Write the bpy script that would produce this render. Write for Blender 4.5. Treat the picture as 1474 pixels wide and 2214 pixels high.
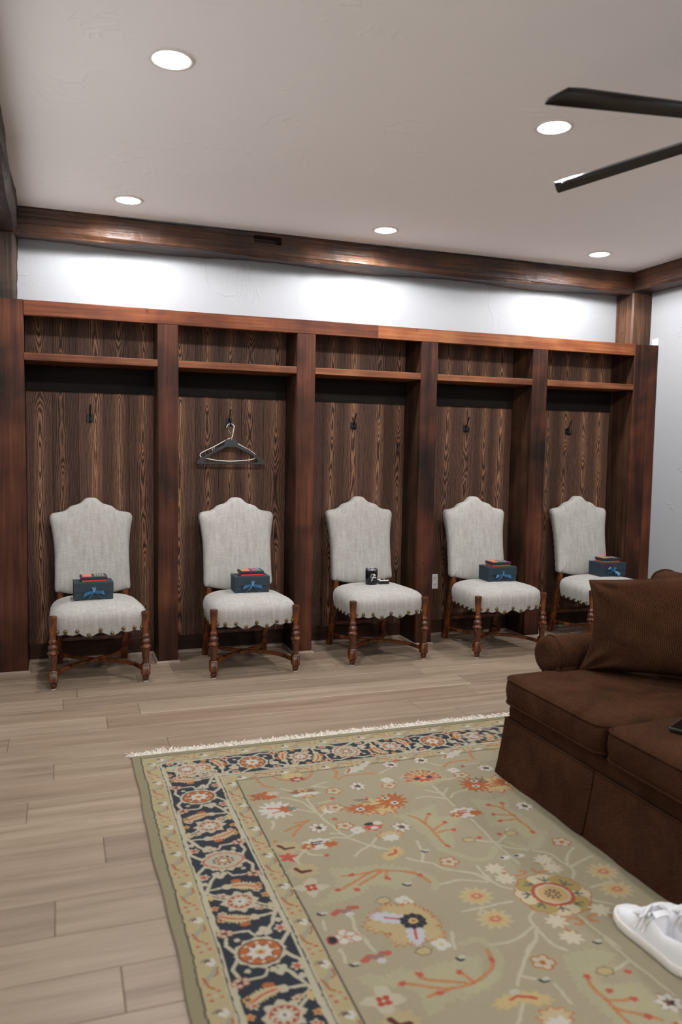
import bpy, bmesh, math, random
import numpy as np
from mathutils import Vector, Matrix

for o in list(bpy.data.objects):
    bpy.data.objects.remove(o)
SC = bpy.context.scene
COL = SC.collection
PI = math.pi
random.seed(7)

# ------------------------------------------------------------------ camera
YAW, PITCH, ROLL = 0.339609667, -0.0765359255, 0.0162226355
CAM = Vector((0.197176547, -5.25981379, 1.41881932))
fw = Vector((math.sin(YAW) * math.cos(PITCH), math.cos(YAW) * math.cos(PITCH), math.sin(PITCH)))
rt0 = Vector((math.cos(YAW), -math.sin(YAW), 0))
up0 = rt0.cross(fw)
rt = rt0 * math.cos(ROLL) + up0 * math.sin(ROLL)
up = up0 * math.cos(ROLL) - rt0 * math.sin(ROLL)
cd = bpy.data.cameras.new('camera')
cam = bpy.data.objects.new('camera', cd)
COL.objects.link(cam)
cam.matrix_world = Matrix(((rt.x, up.x, -fw.x, CAM.x), (rt.y, up.y, -fw.y, CAM.y), (rt.z, up.z, -fw.z, CAM.z), (0, 0, 0, 1)))
cd.sensor_fit = 'VERTICAL'
cd.sensor_height = 36.0
cd.sensor_width = 24.0
cd.lens = 1724.06 / 2214 * 36.0
cd.clip_start = 0.05
cd.dof.use_dof = True
cd.dof.focus_distance = 5.2
cd.dof.aperture_fstop = 2.2
SC.camera = cam

# ------------------------------------------------------------------ world, exposure
wd = bpy.data.worlds.new('world')
SC.world = wd
wd.use_nodes = True
wd.node_tree.nodes['Background'].inputs[0].default_value = (0.5, 0.5, 0.5, 1)
wd.node_tree.nodes['Background'].inputs[1].default_value = 0.0
SC.view_settings.view_transform = 'Standard'
SC.view_settings.look = 'None'
SC.view_settings.gamma = 1.0
SC.view_settings.use_curve_mapping = False
SC.view_settings.exposure = 0.14
LAMP_WATTS = 74.0
LAMP_COLOR = (0.97, 0.985, 1.0)
LENS_GLOW = 14.0

# ------------------------------------------------------------------ dimensions (metres)
CEIL = 2.88
XL, XR = -0.222, 4.728          # left and right wall faces
YB = 0.31                       # back wall face
YF = -6.6                       # wall behind the camera
LH = 2.30                       # locker height
PITCHX = 0.9255                 # locker post spacing

# ------------------------------------------------------------------ node helpers
def srgb(r, g, b, k=1.0):
    f = lambda c: (c / 255 / 12.92 if c / 255 <= 0.04045 else ((c / 255 + 0.055) / 1.055) ** 2.4) * k
    return (f(r), f(g), f(b), 1.0)

class NT:
    def __init__(s, name):
        s.m = bpy.data.materials.new(name)
        s.m.use_nodes = True
        s.t = s.m.node_tree
        s.b = s.t.nodes['Principled BSDF']
    def n(s, typ, **kw):
        nd = s.t.nodes.new(typ)
        for k, v in kw.items():
            setattr(nd, k, v)
        return nd
    def l(s, a, b):
        s.t.links.new(a, b)
    def put(s, sock, v):
        if hasattr(v, 'is_linked') or hasattr(v, 'links'):
            s.l(v, sock)
        else:
            sock.default_value = v
    def math(s, op, a, b=None, c=None, clamp=False):
        nd = s.n('ShaderNodeMath', operation=op, use_clamp=clamp)
        for i, v in enumerate((a, b, c)):
            if v is not None:
                s.put(nd.inputs[i], v)
        return nd.outputs[0]
    def mix(s, f, a, b, blend='MIX'):
        nd = s.n('ShaderNodeMix', data_type='RGBA', blend_type=blend)
        s.put(nd.inputs[0], f)
        s.put(nd.inputs[6], a)
        s.put(nd.inputs[7], b)
        return nd.outputs[2]
    def coord(s, kind='Object'):
        return s.n('ShaderNodeTexCoord').outputs[kind]
    def mapping(s, vec, scale=(1, 1, 1), loc=(0, 0, 0), rot=(0, 0, 0)):
        nd = s.n('ShaderNodeMapping')
        s.l(vec, nd.inputs[0])
        s.put(nd.inputs[1], loc)
        nd.inputs[2].default_value = rot
        nd.inputs[3].default_value = scale
        return nd.outputs[0]
    def noise(s, vec, scale=5, detail=3, rough=0.5, dist=0.0):
        nd = s.n('ShaderNodeTexNoise')
        s.l(vec, nd.inputs['Vector'])
        nd.inputs['Scale'].default_value = scale
        nd.inputs['Detail'].default_value = detail
        nd.inputs['Roughness'].default_value = rough
        nd.inputs['Distortion'].default_value = dist
        return nd.outputs[0]
    def ramp(s, f, stops):
        nd = s.n('ShaderNodeValToRGB')
        s.l(f, nd.inputs[0])
        el = nd.color_ramp.elements
        while len(el) < len(stops):
            el.new(0.5)
        for e, (p, c) in zip(el, stops):
            e.position = p
            e.color = c
        return nd.outputs[0]
    def rnd(s):
        return s.n('ShaderNodeObjectInfo').outputs['Random']
    def vec(s, x, y, z):
        nd = s.n('ShaderNodeCombineXYZ')
        for i, v in enumerate((x, y, z)):
            s.put(nd.inputs[i], v)
        return nd.outputs[0]
    def sep(s, v):
        nd = s.n('ShaderNodeSeparateXYZ')
        s.l(v, nd.inputs[0])
        return nd.outputs
    def bump(s, h, strength=0.3, dist=0.01):
        nd = s.n('ShaderNodeBump')
        nd.inputs['Strength'].default_value = strength
        nd.inputs['Distance'].default_value = dist
        s.l(h, nd.inputs['Height'])
        s.l(nd.outputs[0], s.b.inputs['Normal'])
    def out(s, color=None, rough=None, metal=None, spec=None, sheen=None, coat=None):
        if color is not None:
            s.put(s.b.inputs['Base Color'], color)
        if rough is not None:
            s.put(s.b.inputs['Roughness'], rough)
        if metal is not None:
            s.b.inputs['Metallic'].default_value = metal
        if spec is not None:
            s.b.inputs['Specular IOR Level'].default_value = spec
        if sheen is not None:
            s.b.inputs['Sheen Weight'].default_value = sheen
        if coat is not None:
            s.b.inputs['Coat Weight'].default_value = coat
        return s.m

def plain(name, col, rough=0.5, metal=0.0, spec=0.5, var=0.08, vscale=40, coat=0.0):
    k = NT(name)
    nz = k.noise(k.coord(), vscale, 3)
    c2 = tuple(min(1, c * (1 + 2 * var)) for c in col[:3]) + (1,)
    c1 = tuple(c * (1 - var) for c in col[:3]) + (1,)
    return k.out(k.mix(nz, c1, c2), rough, metal, spec, coat=coat)

def plaster(name, col):
    k = NT(name)
    co = k.coord()
    a = k.noise(co, 1.3, 4, 0.55, 0.6)
    b = k.noise(co, 5.0, 5, 0.6, 1.6)
    c = k.noise(k.mapping(co, (1, 1, 1), (3, 8, 1)), 2.4, 2, 0.5, 2.5)
    ridge = k.math('POWER', k.math('SUBTRACT', 1.0, k.math('ABSOLUTE', k.math('MULTIPLY', k.math('SUBTRACT', c, 0.5), 14.0)), clamp=True), 3.0)
    gate = k.math('GREATER_THAN', k.noise(k.mapping(co, (1, 1, 1), (9, 2, 5)), 3.1, 1), 0.62)
    h = k.math('ADD', k.math('MULTIPLY', b, 0.35), k.math('MULTIPLY', k.math('MULTIPLY', ridge, gate), 0.35))
    c1 = tuple(x * 0.96 for x in col[:3]) + (1,)
    k.bump(h, 0.45, 0.014)
    return k.out(k.mix(a, c1, col), 0.85, spec=0.2)

def board_wood(name, axis, stops, streak=9.0, rough=0.5, bump=0.25, blotch=0.5, spec=0.15, knots=True, dark=srgb(22, 13, 10), bdist=0.004):
    """sawn timber, grain running along one local axis, own tint per board"""
    k = NT(name)
    co = k.coord()
    r = k.rnd()
    sc = [streak, streak, streak]
    sc[axis] = streak * 0.06
    off = k.vec(k.math('MULTIPLY', r, 37.0), k.math('MULTIPLY', r, 19.0), k.math('MULTIPLY', r, 53.0))
    sh = k.n('ShaderNodeVectorMath', operation='ADD')
    k.l(co, sh.inputs[0])
    k.l(off, sh.inputs[1])
    v = sh.outputs[0]
    g = k.noise(k.mapping(v, tuple(sc)), 1.0, 6, 0.6, 0.8)
    sc2 = [70.0, 70.0, 70.0]
    sc2[axis] = 2.0
    fine = k.noise(k.mapping(v, tuple(sc2)), 1.0, 3, 0.5, 0.2)
    bl = k.noise(v, 2.6, 3, 0.5, 0.4)
    f = k.math('ADD', k.math('MULTIPLY', g, 0.62), k.math('MULTIPLY', fine, 0.38))
    f = k.math('ADD', f, k.math('MULTIPLY', k.math('SUBTRACT', bl, 0.5), blotch))
    f = k.math('ADD', f, k.math('MULTIPLY', k.math('SUBTRACT', r, 0.5), 0.15))
    col = k.ramp(f, stops)
    if knots:
        kn = k.noise(k.mapping(v, (1, 1, 1), (5, 3, 9)), 7.0, 2, 0.5, 0.6)
        kf = k.math('MULTIPLY', k.math('SUBTRACT', kn, 0.70), 9.0, clamp=True)
        col = k.mix(kf, col, dark)
    k.bump(k.math('ADD', k.math('MULTIPLY', fine, 0.6), g), bump, bdist)
    return k.out(col, rough, spec=spec)

def panel_oak(name):
    """dark stained flat-sawn oak: growth rings cut by the face, one heart per board"""
    k = NT(name)
    x, y, z = k.sep(k.coord())[:3]
    r = k.rnd()
    cx = k.math('MULTIPLY', k.math('SUBTRACT', k.math('FRACT', k.math('MULTIPLY', r, 7.31)), 0.5), 0.07)
    xp = k.math('SUBTRACT', x, cx)
    wob = k.noise(k.vec(k.math('MULTIPLY', r, 91.0), 3.0, k.math('MULTIPLY', z, 1.25)), 1.0, 2, 0.5)
    d = k.math('MULTIPLY', k.math('SUBTRACT', wob, 0.5), 0.22)
    side = k.noise(k.vec(k.math('MULTIPLY', r, 17.0), 7.0, k.math('MULTIPLY', z, 1.5)), 1.0, 2, 0.5)
    xq = k.math('ADD', xp, k.math('MULTIPLY', k.math('SUBTRACT', side, 0.5), 0.05))
    rad = k.math('SQRT', k.math('ADD', k.math('MULTIPLY', xq, xq), k.math('MULTIPLY', d, d)))
    n2 = k.noise(k.vec(k.math('MULTIPLY', x, 34.0), k.math('MULTIPLY', r, 51.0), k.math('MULTIPLY', z, 5.0)), 1.0, 3, 0.6)
    ph = k.math('ADD', k.math('MULTIPLY', rad, 120.0), k.math('MULTIPLY', n2, 1.9))
    ring = k.math('FRACT', ph)
    tri = k.math('SUBTRACT', 1.0, k.math('ABSOLUTE', k.math('SUBTRACT', k.math('MULTIPLY', ring, 2.0), 1.0)))
    pore = k.noise(k.vec(k.math('MULTIPLY', x, 420.0), k.math('MULTIPLY', r, 33.0), k.math('MULTIPLY', z, 6.0)), 1.0, 2, 0.5)
    f = k.math('ADD', k.math('MULTIPLY', tri, 0.66), k.math('MULTIPLY', pore, 0.38))
    heart = k.math('SUBTRACT', 1.0, k.math('MULTIPLY', rad, 20.0), clamp=True)
    base = k.ramp(f, [(0.22, srgb(38, 24, 18)), (0.5, srgb(72, 50, 40)), (0.85, srgb(98, 71, 57))])
    tan = k.ramp(f, [(0.2, srgb(40, 25, 18)), (0.45, srgb(96, 66, 50)), (0.8, srgb(156, 116, 86))])
    col = k.mix(k.math('MULTIPLY', heart, 0.95), base, tan)
    tint = k.math('ADD', 0.72, k.math('MULTIPLY', r, 0.5))
    col = k.mix(1.0, col, k.vec(tint, tint, tint), 'MULTIPLY')
    k.bump(f, 0.25, 0.002)
    return k.out(col, 0.6, spec=0.15)

def floor_wood(name):
    k = NT(name)
    co = k.coord()
    x, y, z = k.sep(co)[:3]
    r = k.rnd()
    v = k.vec(k.math('ADD', k.math('MULTIPLY', x, 1.1), k.math('MULTIPLY', r, 80.0)), k.math('MULTIPLY', y, 16.0), 0.0)
    g = k.noise(v, 1.0, 5, 0.55, 0.7)
    v2 = k.vec(k.math('ADD', k.math('MULTIPLY', x, 4.0), k.math('MULTIPLY', r, 30.0)), k.math('MULTIPLY', y, 140.0), 0.0)
    fine = k.noise(v2, 1.0, 3, 0.5)
    f = k.math('ADD', k.math('MULTIPLY', g, 0.7), k.math('MULTIPLY', fine, 0.3))
    col = k.ramp(f, [(0.26, srgb(110, 95, 81)), (0.5, srgb(137, 122, 106)), (0.76, srgb(158, 143, 127))])
    hue = k.math('FRACT', k.math('MULTIPLY', r, 13.7))
    tintc = k.ramp(hue, [(0.0, (0.80, 0.74, 0.70, 1)), (0.3, (0.97, 0.92, 0.87, 1)), (0.6, (1.03, 0.99, 0.92, 1)), (0.8, (0.93, 0.85, 0.79, 1)), (1.0, (1.1, 1.07, 1.03, 1))])
    col = k.mix(1.0, col, tintc, 'MULTIPLY')
    kn = k.noise(k.vec(k.math('ADD', k.math('MULTIPLY', x, 5.0), k.math('MULTIPLY', r, 61.0)), k.math('MULTIPLY', y, 13.0), 2.0), 1.0, 2, 0.5, 0.4)
    kf = k.math('MULTIPLY', k.math('SUBTRACT', kn, 0.755), 7.0, clamp=True)
    col = k.mix(k.math('MULTIPLY', kf, 0.75), col, srgb(92, 76, 66))
    k.bump(fine, 0.06, 0.002)
    return k.out(col, 0.42, spec=0.35)

def linen(name):
    k = NT(name)
    co = k.coord()
    warp = k.noise(k.mapping(co, (420, 420, 14)), 1.0, 2, 0.5)
    weft = k.noise(k.mapping(co, (14, 14, 420)), 1.0, 2, 0.5)
    weft2 = k.noise(k.mapping(co, (14, 420, 300)), 1.0, 2, 0.5)
    th = k.math('ADD', k.math('MULTIPLY', warp, 0.5), k.math('ADD', k.math('MULTIPLY', weft, 0.3), k.math('MULTIPLY', weft2, 0.2)))
    slub = k.noise(k.mapping(co, (60, 60, 3)), 1.0, 2, 0.5)
    f = k.math('ADD', k.math('MULTIPLY', th, 0.7), k.math('MULTIPLY', slub, 0.3))
    col = k.ramp(f, [(0.3, srgb(130, 126, 119)), (0.5, srgb(156, 152, 146)), (0.7, srgb(176, 173, 168))])
    k.bump(th, 0.25, 0.0015)
    return k.out(col, 0.9, spec=0.1, sheen=0.05)

def chenille(name):
    k = NT(name)
    co = k.coord()
    x, y, z = k.sep(co)[:3]
    s1 = k.math('SINE', k.math('MULTIPLY', k.math('SUBTRACT', x, y), 760.0))
    s2 = k.math('SINE', k.math('MULTIPLY', k.math('ADD', z, k.math('MULTIPLY', k.math('ADD', x, y), 0.5)), 760.0))
    weave = k.math('ADD', k.math('MULTIPLY', k.math('ADD', s1, s2), 0.25), 0.5)
    n = k.noise(co, 170, 3, 0.7)
    bl = k.noise(co, 6.0, 4, 0.6, 0.6)
    f = k.math('ADD', k.math('ADD', k.math('MULTIPLY', weave, 0.34), k.math('MULTIPLY', n, 0.36)), k.math('MULTIPLY', bl, 0.30))
    col = k.ramp(f, [(0.28, srgb(24, 13, 8)), (0.5, srgb(54, 33, 21)), (0.74, srgb(88, 59, 41))])
    k.bump(k.math('ADD', weave, n), 0.4, 0.002)
    return k.out(col, 1.0, spec=0.03, sheen=0.0)

def turned_wood(name):
    k = NT(name)
    co = k.coord()
    n = k.noise(k.mapping(co, (22, 22, 6)), 1.0, 5, 0.65, 1.2)
    n2 = k.noise(co, 60, 3, 0.6)
    f = k.math('ADD', k.math('MULTIPLY', n, 0.75), k.math('MULTIPLY', n2, 0.25))
    col = k.ramp(f, [(0.36, srgb(30, 13, 6)), (0.5, srgb(78, 38, 14)), (0.66, srgb(140, 76, 31))])
    k.bump(n2, 0.08, 0.003)
    return k.out(col, 0.3, spec=0.4, coat=0.1)

M = {}
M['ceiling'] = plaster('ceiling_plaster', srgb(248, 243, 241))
M['wall_left'] = plaster('bounce_left_plaster', srgb(196, 195, 195))  # unseen wall, lighter than the visible plaster to bounce light upwards
M['wall_bounce'] = plaster('bounce_wall_plaster', srgb(244, 242, 240))  # unseen wall behind the camera, whitened as a reflector for the ceiling
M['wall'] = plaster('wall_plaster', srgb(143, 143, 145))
RED = [(0.18, srgb(18, 10, 6)), (0.40, srgb(46, 24, 15)), (0.58, srgb(71, 38, 24)), (0.82, srgb(96, 57, 37))]
TAN = [(0.22, srgb(46, 25, 16)), (0.42, srgb(86, 48, 29)), (0.58, srgb(112, 68, 43)), (0.80, srgb(138, 92, 60))]
DRK = [(0.22, srgb(20, 12, 8)), (0.42, srgb(40, 25, 17)), (0.60, srgb(62, 40, 27)), (0.80, srgb(86, 58, 39))]
M['post'] = board_wood('reclaimed_red_wood', 2, RED, 9, 0.55, 0.3, 0.95)
M['post_x'] = board_wood('reclaimed_red_wood_rail', 0, [(p, c2) for (p, _), (_, c2) in zip(RED, [(0, srgb(34, 17, 10)), (0, srgb(74, 37, 21)), (0, srgb(102, 55, 31)), (0, srgb(138, 88, 54))])], 9, 0.5, 0.3, 0.8)
M['shelf'] = board_wood('shelf_edge_wood', 0, TAN, 9, 0.5, 0.3, 0.7)
M['divider'] = board_wood('divider_wood', 2, DRK, 8, 0.55, 0.3, 0.6)
M['beam_x'] = board_wood('hewn_beam_wood', 0, [(0.20, srgb(16, 9, 6)), (0.42, srgb(40, 23, 15)), (0.60, srgb(66, 40, 25)), (0.84, srgb(106, 68, 40))], 16, 0.42, 1.0, 0.7, 0.4, bdist=0.014)
M['beam_y'] = board_wood('hewn_side_beam_wood', 1, [(0.22, srgb(24, 15, 12)), (0.42, srgb(56, 37, 28)), (0.60, srgb(88, 60, 44)), (0.82, srgb(126, 88, 62))], 12, 0.5, 0.9, 0.6, 0.25)
M['beam_z'] = board_wood('hewn_post_wood', 2, [(0.22, srgb(26, 17, 13)), (0.42, srgb(60, 40, 29)), (0.60, srgb(96, 64, 45)), (0.82, srgb(134, 92, 62))], 12, 0.5, 0.9, 0.6, 0.25)
M['beam_d'] = board_wood('weathered_dark_wood', 2, [(0.22, srgb(16, 11, 9)), (0.42, srgb(36, 27, 22)), (0.60, srgb(58, 44, 36)), (0.82, srgb(92, 72, 58))], 14, 0.7, 1.0, 0.7, 0.15)
M['beam_yd'] = board_wood('weathered_dark_side_wood', 1, [(0.22, srgb(18, 12, 9)), (0.42, srgb(42, 29, 23)), (0.60, srgb(70, 51, 40)), (0.82, srgb(108, 80, 60))], 14, 0.6, 1.0, 0.7, 0.15)
M['rail'] = board_wood('black_nailer_wood', 0, [(0.2, srgb(9, 6, 5)), (0.5, srgb(20, 15, 12)), (0.8, srgb(34, 26, 21))], 9, 0.7, 0.3, 0.3, spec=0.1, knots=False)
M['oak'] = panel_oak('dark_oak_panel')
M['base'] = board_wood('dark_base_wood', 0, DRK, 9, 0.5, 0.2, 0.4)
M['floor'] = floor_wood('pale_oak_floor')
M['subfloor'] = plain('subfloor_dark', srgb(96, 80, 66), 0.9)
M['shoe'] = plain('pale_oak_moulding', srgb(128, 109, 93), 0.5, vscale=12)
M['linen'] = linen('natural_linen')
M['leg'] = turned_wood('turned_walnut')
M['apron'] = plain('dark_apron_wood', srgb(38, 22, 15), 0.45)
M['dust'] = plain('black_dust_cloth', srgb(16, 13, 12), 0.95)
M['brass'] = plain('antique_brass', srgb(106, 88, 62), 0.38, 0.9)
M['glide'] = plain('white_felt', srgb(225, 222, 216), 0.9)
M['sofa'] = chenille('brown_chenille')
M['black'] = plain('black_plastic', srgb(17, 17, 18), 0.38)
M['iron'] = plain('black_iron', srgb(14, 13, 13), 0.45, 0.3)
M['fan'] = plain('black_fan_blade', srgb(20, 19, 19), 0.22, vscale=9)
M['whitep'] = plain('white_plastic', srgb(226, 224, 218), 0.35)
M['redp'] = plain('red_plastic', srgb(170, 24, 22), 0.4)
M['teal'] = plain('teal_box_paper', srgb(22, 40, 50), 0.62)
M['ribbon'] = plain('blue_satin_ribbon', srgb(36, 84, 116), 0.28, var=0.2)
M['navy'] = plain('navy_card', srgb(24, 28, 44), 0.5)
M['redcard'] = plain('red_orange_card', srgb(188, 66, 44), 0.55)
M['orange'] = plain('orange_card', srgb(206, 98, 62), 0.55)
M['cream'] = plain('cream_print', srgb(196, 186, 168), 0.6)
M['steel'] = plain('brushed_steel', srgb(143, 143, 145), 0.22, 0.95)
M['gloss'] = plain('black_enamel', srgb(9, 9, 10), 0.15)
M['print'] = plain('white_print', srgb(232, 230, 226), 0.6)
M['shoeL'] = plain('white_leather', srgb(228, 228, 230), 0.5, var=0.03)
M['shoeS'] = plain('white_rubber', srgb(214, 208, 200), 0.6, var=0.05, vscale=25)
M['shoeG'] = plain('grey_lining', srgb(150, 147, 144), 0.9)
M['phone'] = plain('black_leather_case', srgb(16, 16, 18), 0.45)
M['socket'] = plain('dark_slot', srgb(40, 38, 36), 0.6)
M['trim'] = plain('white_lamp_trim', srgb(214, 208, 202), 0.5)
k = NT('lamp_lens')
k.out((1, 1, 1, 1), 0.4)
k.b.inputs['Emission Color'].default_value = LAMP_COLOR + (1,)
k.b.inputs['Emission Strength'].default_value = LENS_GLOW
M['lens'] = k.m
k = NT('rug_wool')
at = k.n('ShaderNodeAttribute', attribute_name='pile')
nz = k.noise(k.coord(), 260, 2, 0.6)
big = k.noise(k.coord(), 3.0, 3, 0.5)
tt = k.math('ADD', 0.80, k.math('ADD', k.math('MULTIPLY', nz, 0.24), k.math('MULTIPLY', big, 0.16)))
k.bump(nz, 0.35, 0.003)
k.out(k.mix(1.0, at.outputs['Color'], k.vec(tt, tt, tt), 'MULTIPLY'), 0.95, spec=0.08, sheen=0.1)
M['rug'] = k.m
M['fringe'] = plain('white_cotton_fringe', srgb(216, 208, 196), 0.9)
M['rugback'] = plain('olive_rug_edge', srgb(126, 112, 80), 0.95)

# ------------------------------------------------------------------ object helpers
def tag(o, label=None, cat=None, group=None, kind=None):
    for kk, v in (('label', label), ('category', cat), ('group', group), ('kind', kind)):
        if v:
            o[kk] = v
    return o

def empty(name, loc=(0, 0, 0), rz=0.0, **kw):
    o = bpy.data.objects.new(name, None)
    o.empty_display_size = 0.1
    COL.objects.link(o)
    o.location = loc
    o.rotation_euler = (0, 0, rz)
    return tag(o, **kw)

def obj(name, bm, mat, parent=None, smooth=False, loc=None, angle=None, **kw):
    if isinstance(bm, bmesh.types.BMesh):
        me = bpy.data.meshes.new(name)
        bmesh.ops.recalc_face_normals(bm, faces=bm.faces)
        bm.to_mesh(me)
        bm.free()
    else:
        me = bm
    if mat is not None:
        me.materials.clear()
        me.materials.append(M[mat])
    if smooth:
        me.polygons.foreach_set('use_smooth', [True] * len(me.polygons))
        if angle:
            me.set_sharp_from_angle(angle=math.radians(angle))
    o = bpy.data.objects.new(name, me)
    COL.objects.link(o)
    if parent is not None:
        o.parent = parent
    if loc is not None:
        o.location = loc
    return tag(o, **kw)

def copy_tree(o, parent=None):
    c = o.copy()
    COL.objects.link(c)
    c.parent = parent
    for ch in list(o.children):
        copy_tree(ch, c)
    return c

def B():
    return bmesh.new()

def box(bm, x0, x1, y0, y1, z0, z1, ch=0.0):
    """box with chamfered vertical and horizontal edges"""
    if ch <= 0:
        vs = [bm.verts.new((x, y, z)) for z in (z0, z1) for x, y in ((x0, y0), (x1, y0), (x1, y1), (x0, y1))]
        for f in ((0, 1, 2, 3), (4, 5, 6, 7), (0, 1, 5, 4), (1, 2, 6, 5), (2, 3, 7, 6), (3, 0, 4, 7)):
            bm.faces.new([vs[i] for i in f])
        return vs
    g = bmesh.ops.create_cube(bm, size=1.0)
    vs = g['verts']
    for v in vs:
        v.co = Vector(((x0 + x1) / 2 + v.co.x * (x1 - x0), (y0 + y1) / 2 + v.co.y * (y1 - y0), (z0 + z1) / 2 + v.co.z * (z1 - z0)))
    es = list({e for v in vs for e in v.link_edges})
    bmesh.ops.bevel(bm, geom=es, offset=ch, segments=1, affect='EDGES')
    return vs

def lathe(bm, prof, seg=24, cx=0, cy=0, cap=True):
    rings = []
    for z, r in prof:
        rings.append([bm.verts.new((cx + r * math.cos(2 * PI * i / seg), cy + r * math.sin(2 * PI * i / seg), z)) for i in range(seg)])
    for a, b in zip(rings, rings[1:]):
        for i in range(seg):
            j = (i + 1) % seg
            bm.faces.new((a[i], a[j], b[j], b[i]))
    if cap:
        bm.faces.new(rings[0])
        bm.faces.new(rings[-1])
    return rings

def frames(pts):
    pts = [Vector(q) for q in pts]
    tans = []
    for i in range(len(pts)):
        a = pts[max(0, i - 1)]
        b = pts[min(len(pts) - 1, i + 1)]
        tans.append((b - a).normalized())
    ref = Vector((0, 0, 1))
    if abs(tans[0].dot(ref)) > 0.9:
        ref = Vector((0, 1, 0))
    nrm = (ref - tans[0] * ref.dot(tans[0])).normalized()
    out = []
    for i, t in enumerate(tans):
        nrm = (nrm - t * nrm.dot(t)).normalized()
        out.append((pts[i], t, nrm, t.cross(nrm)))
    return out

def tube(bm, pts, rad, seg=8, closed=False, flat=None):
    """round (or flattened) bar along a polyline; rad is a number or a list"""
    fr = frames(pts)
    rings = []
    for i, (q, t, n, b) in enumerate(fr):
        r = rad[i] if isinstance(rad, (list, tuple)) else rad
        rb = r if flat is None else r * flat
        rings.append([bm.verts.new(q + n * (r * math.cos(2 * PI * j / seg)) + b * (rb * math.sin(2 * PI * j / seg))) for j in range(seg)])
    pairs = list(zip(rings, rings[1:]))
    if closed:
        pairs.append((rings[-1], rings[0]))
    for a, c in pairs:
        for j in range(seg):
            j2 = (j + 1) % seg
            bm.faces.new((a[j], a[j2], c[j2], c[j]))
    if not closed:
        bm.faces.new(rings[0])
        bm.faces.new(rings[-1])

def bar(bm, pts, w, h, ref=(0, 0, 1)):
    """rectangular bar along a polyline: w across, h along ref"""
    pts = [Vector(q) for q in pts]
    ref = Vector(ref)
    rings = []
    for i in range(len(pts)):
        t = (pts[min(i + 1, len(pts) - 1)] - pts[max(i - 1, 0)]).normalized()
        s = t.cross(ref).normalized()
        u = s.cross(t).normalized()
        ww = w[i] if isinstance(w, (list, tuple)) else w
        hh = h[i] if isinstance(h, (list, tuple)) else h
        q = pts[i]
        c = 0.18
        ring = []
        for a, b in ((-1, -1 + c * 2), (-1 + c * 2, -1), (1 - c * 2, -1), (1, -1 + c * 2), (1, 1 - c * 2), (1 - c * 2, 1), (-1 + c * 2, 1), (-1, 1 - c * 2)):
            ring.append(bm.verts.new(q + s * (ww / 2 * a) + u * (hh / 2 * b)))
        rings.append(ring)
    for a, b in zip(rings, rings[1:]):
        for j in range(8):
            bm.faces.new((a[j], a[(j + 1) % 8], b[(j + 1) % 8], b[j]))
    bm.faces.new(rings[0])
    bm.faces.new(rings[-1])

def smooth_pts(pts, n=6, closed=False):
    """Catmull-Rom through points"""
    P = [Vector(q) for q in pts]
    out = []
    m = len(P)
    rng = range(m if closed else m - 1)
    for i in rng:
        p0 = P[(i - 1) % m] if closed or i > 0 else P[0]
        p1 = P[i]
        p2 = P[(i + 1) % m]
        p3 = P[(i + 2) % m] if closed or i + 2 < m else P[-1]
        for j in range(n):
            t = j / n
            out.append(0.5 * ((2 * p1) + (p2 - p0) * t + (2 * p0 - 5 * p1 + 4 * p2 - p3) * t * t + (3 * p1 - p0 - 3 * p2 + p3) * t ** 3))
    if not closed:
        out.append(P[-1])
    return out

def ball(bm, c, r, seg=8, sc=(1, 1, 1)):
    g = bmesh.ops.create_uvsphere(bm, u_segments=seg, v_segments=max(4, seg // 2), radius=r)
    for v in g['verts']:
        v.co = Vector((v.co.x * sc[0] + c[0], v.co.y * sc[1] + c[1], v.co.z * sc[2] + c[2]))

def timber(axis, a0, a1, p0, p1, q0, q1, seg, amp, ch, seed, lowf=1.0):
    """rough timber along an axis with chamfered, slightly wandering arrises"""
    rg = random.Random(seed)
    ph = [rg.uniform(0, 6.28) for _ in range(16)]
    bm = B()
    rings = []
    for i in range(seg + 1):
        t = a0 + (a1 - a0) * i / seg
        sec = [(p0 + ch, q0), (p1 - ch, q0), (p1, q0 + ch), (p1, q1 - ch), (p1 - ch, q1), (p0 + ch, q1), (p0, q1 - ch), (p0, q0 + ch)]
        ring = []
        for kx, (p, q) in enumerate(sec):
            w = math.sin(t * 3.1 * lowf + ph[kx]) * 0.6 + math.sin(t * 7.7 * lowf + ph[kx + 8]) * 0.4
            dp = amp * w + rg.uniform(-amp, amp) * 0.25
            dq = amp * math.sin(t * 4.3 * lowf + ph[(kx + 5) % 16]) + rg.uniform(-amp, amp) * 0.25
            P = p + dp * (0.5 if kx in (0, 1, 4, 5) else 1)
            Q = q + dq * (0.5 if kx in (2, 3, 6, 7) else 1)
            co = [0, 0, 0]
            oth = [d for d in (0, 1, 2) if d != axis]
            co[axis] = t
            co[oth[0]] = P
            co[oth[1]] = Q
            ring.append(bm.verts.new(co))
        rings.append(ring)
    for a, b in zip(rings, rings[1:]):
        for j in range(8):
            bm.faces.new((a[j], a[(j + 1) % 8], b[(j + 1) % 8], b[j]))
    bm.faces.new(rings[0])
    bm.faces.new(rings[-1])
    return bm

def extrude_poly(bm, outer, y0, y1, holes=()):
    """solid from an outline in x,z (with holes), between two y planes"""
    edges = []
    for loop in [outer] + list(holes):
        vs = [bm.verts.new((x, y0, z)) for x, z in loop]
        for i in range(len(vs)):
            edges.append(bm.edges.new((vs[i], vs[(i + 1) % len(vs)])))
    r = bmesh.ops.triangle_fill(bm, edges=edges, use_beauty=True)
    fs = [g for g in r['geom'] if isinstance(g, bmesh.types.BMFace)]
    ex = bmesh.ops.extrude_face_region(bm, geom=fs)
    for g in ex['geom']:
        if isinstance(g, bmesh.types.BMVert):
            g.co.y += y1 - y0

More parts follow.
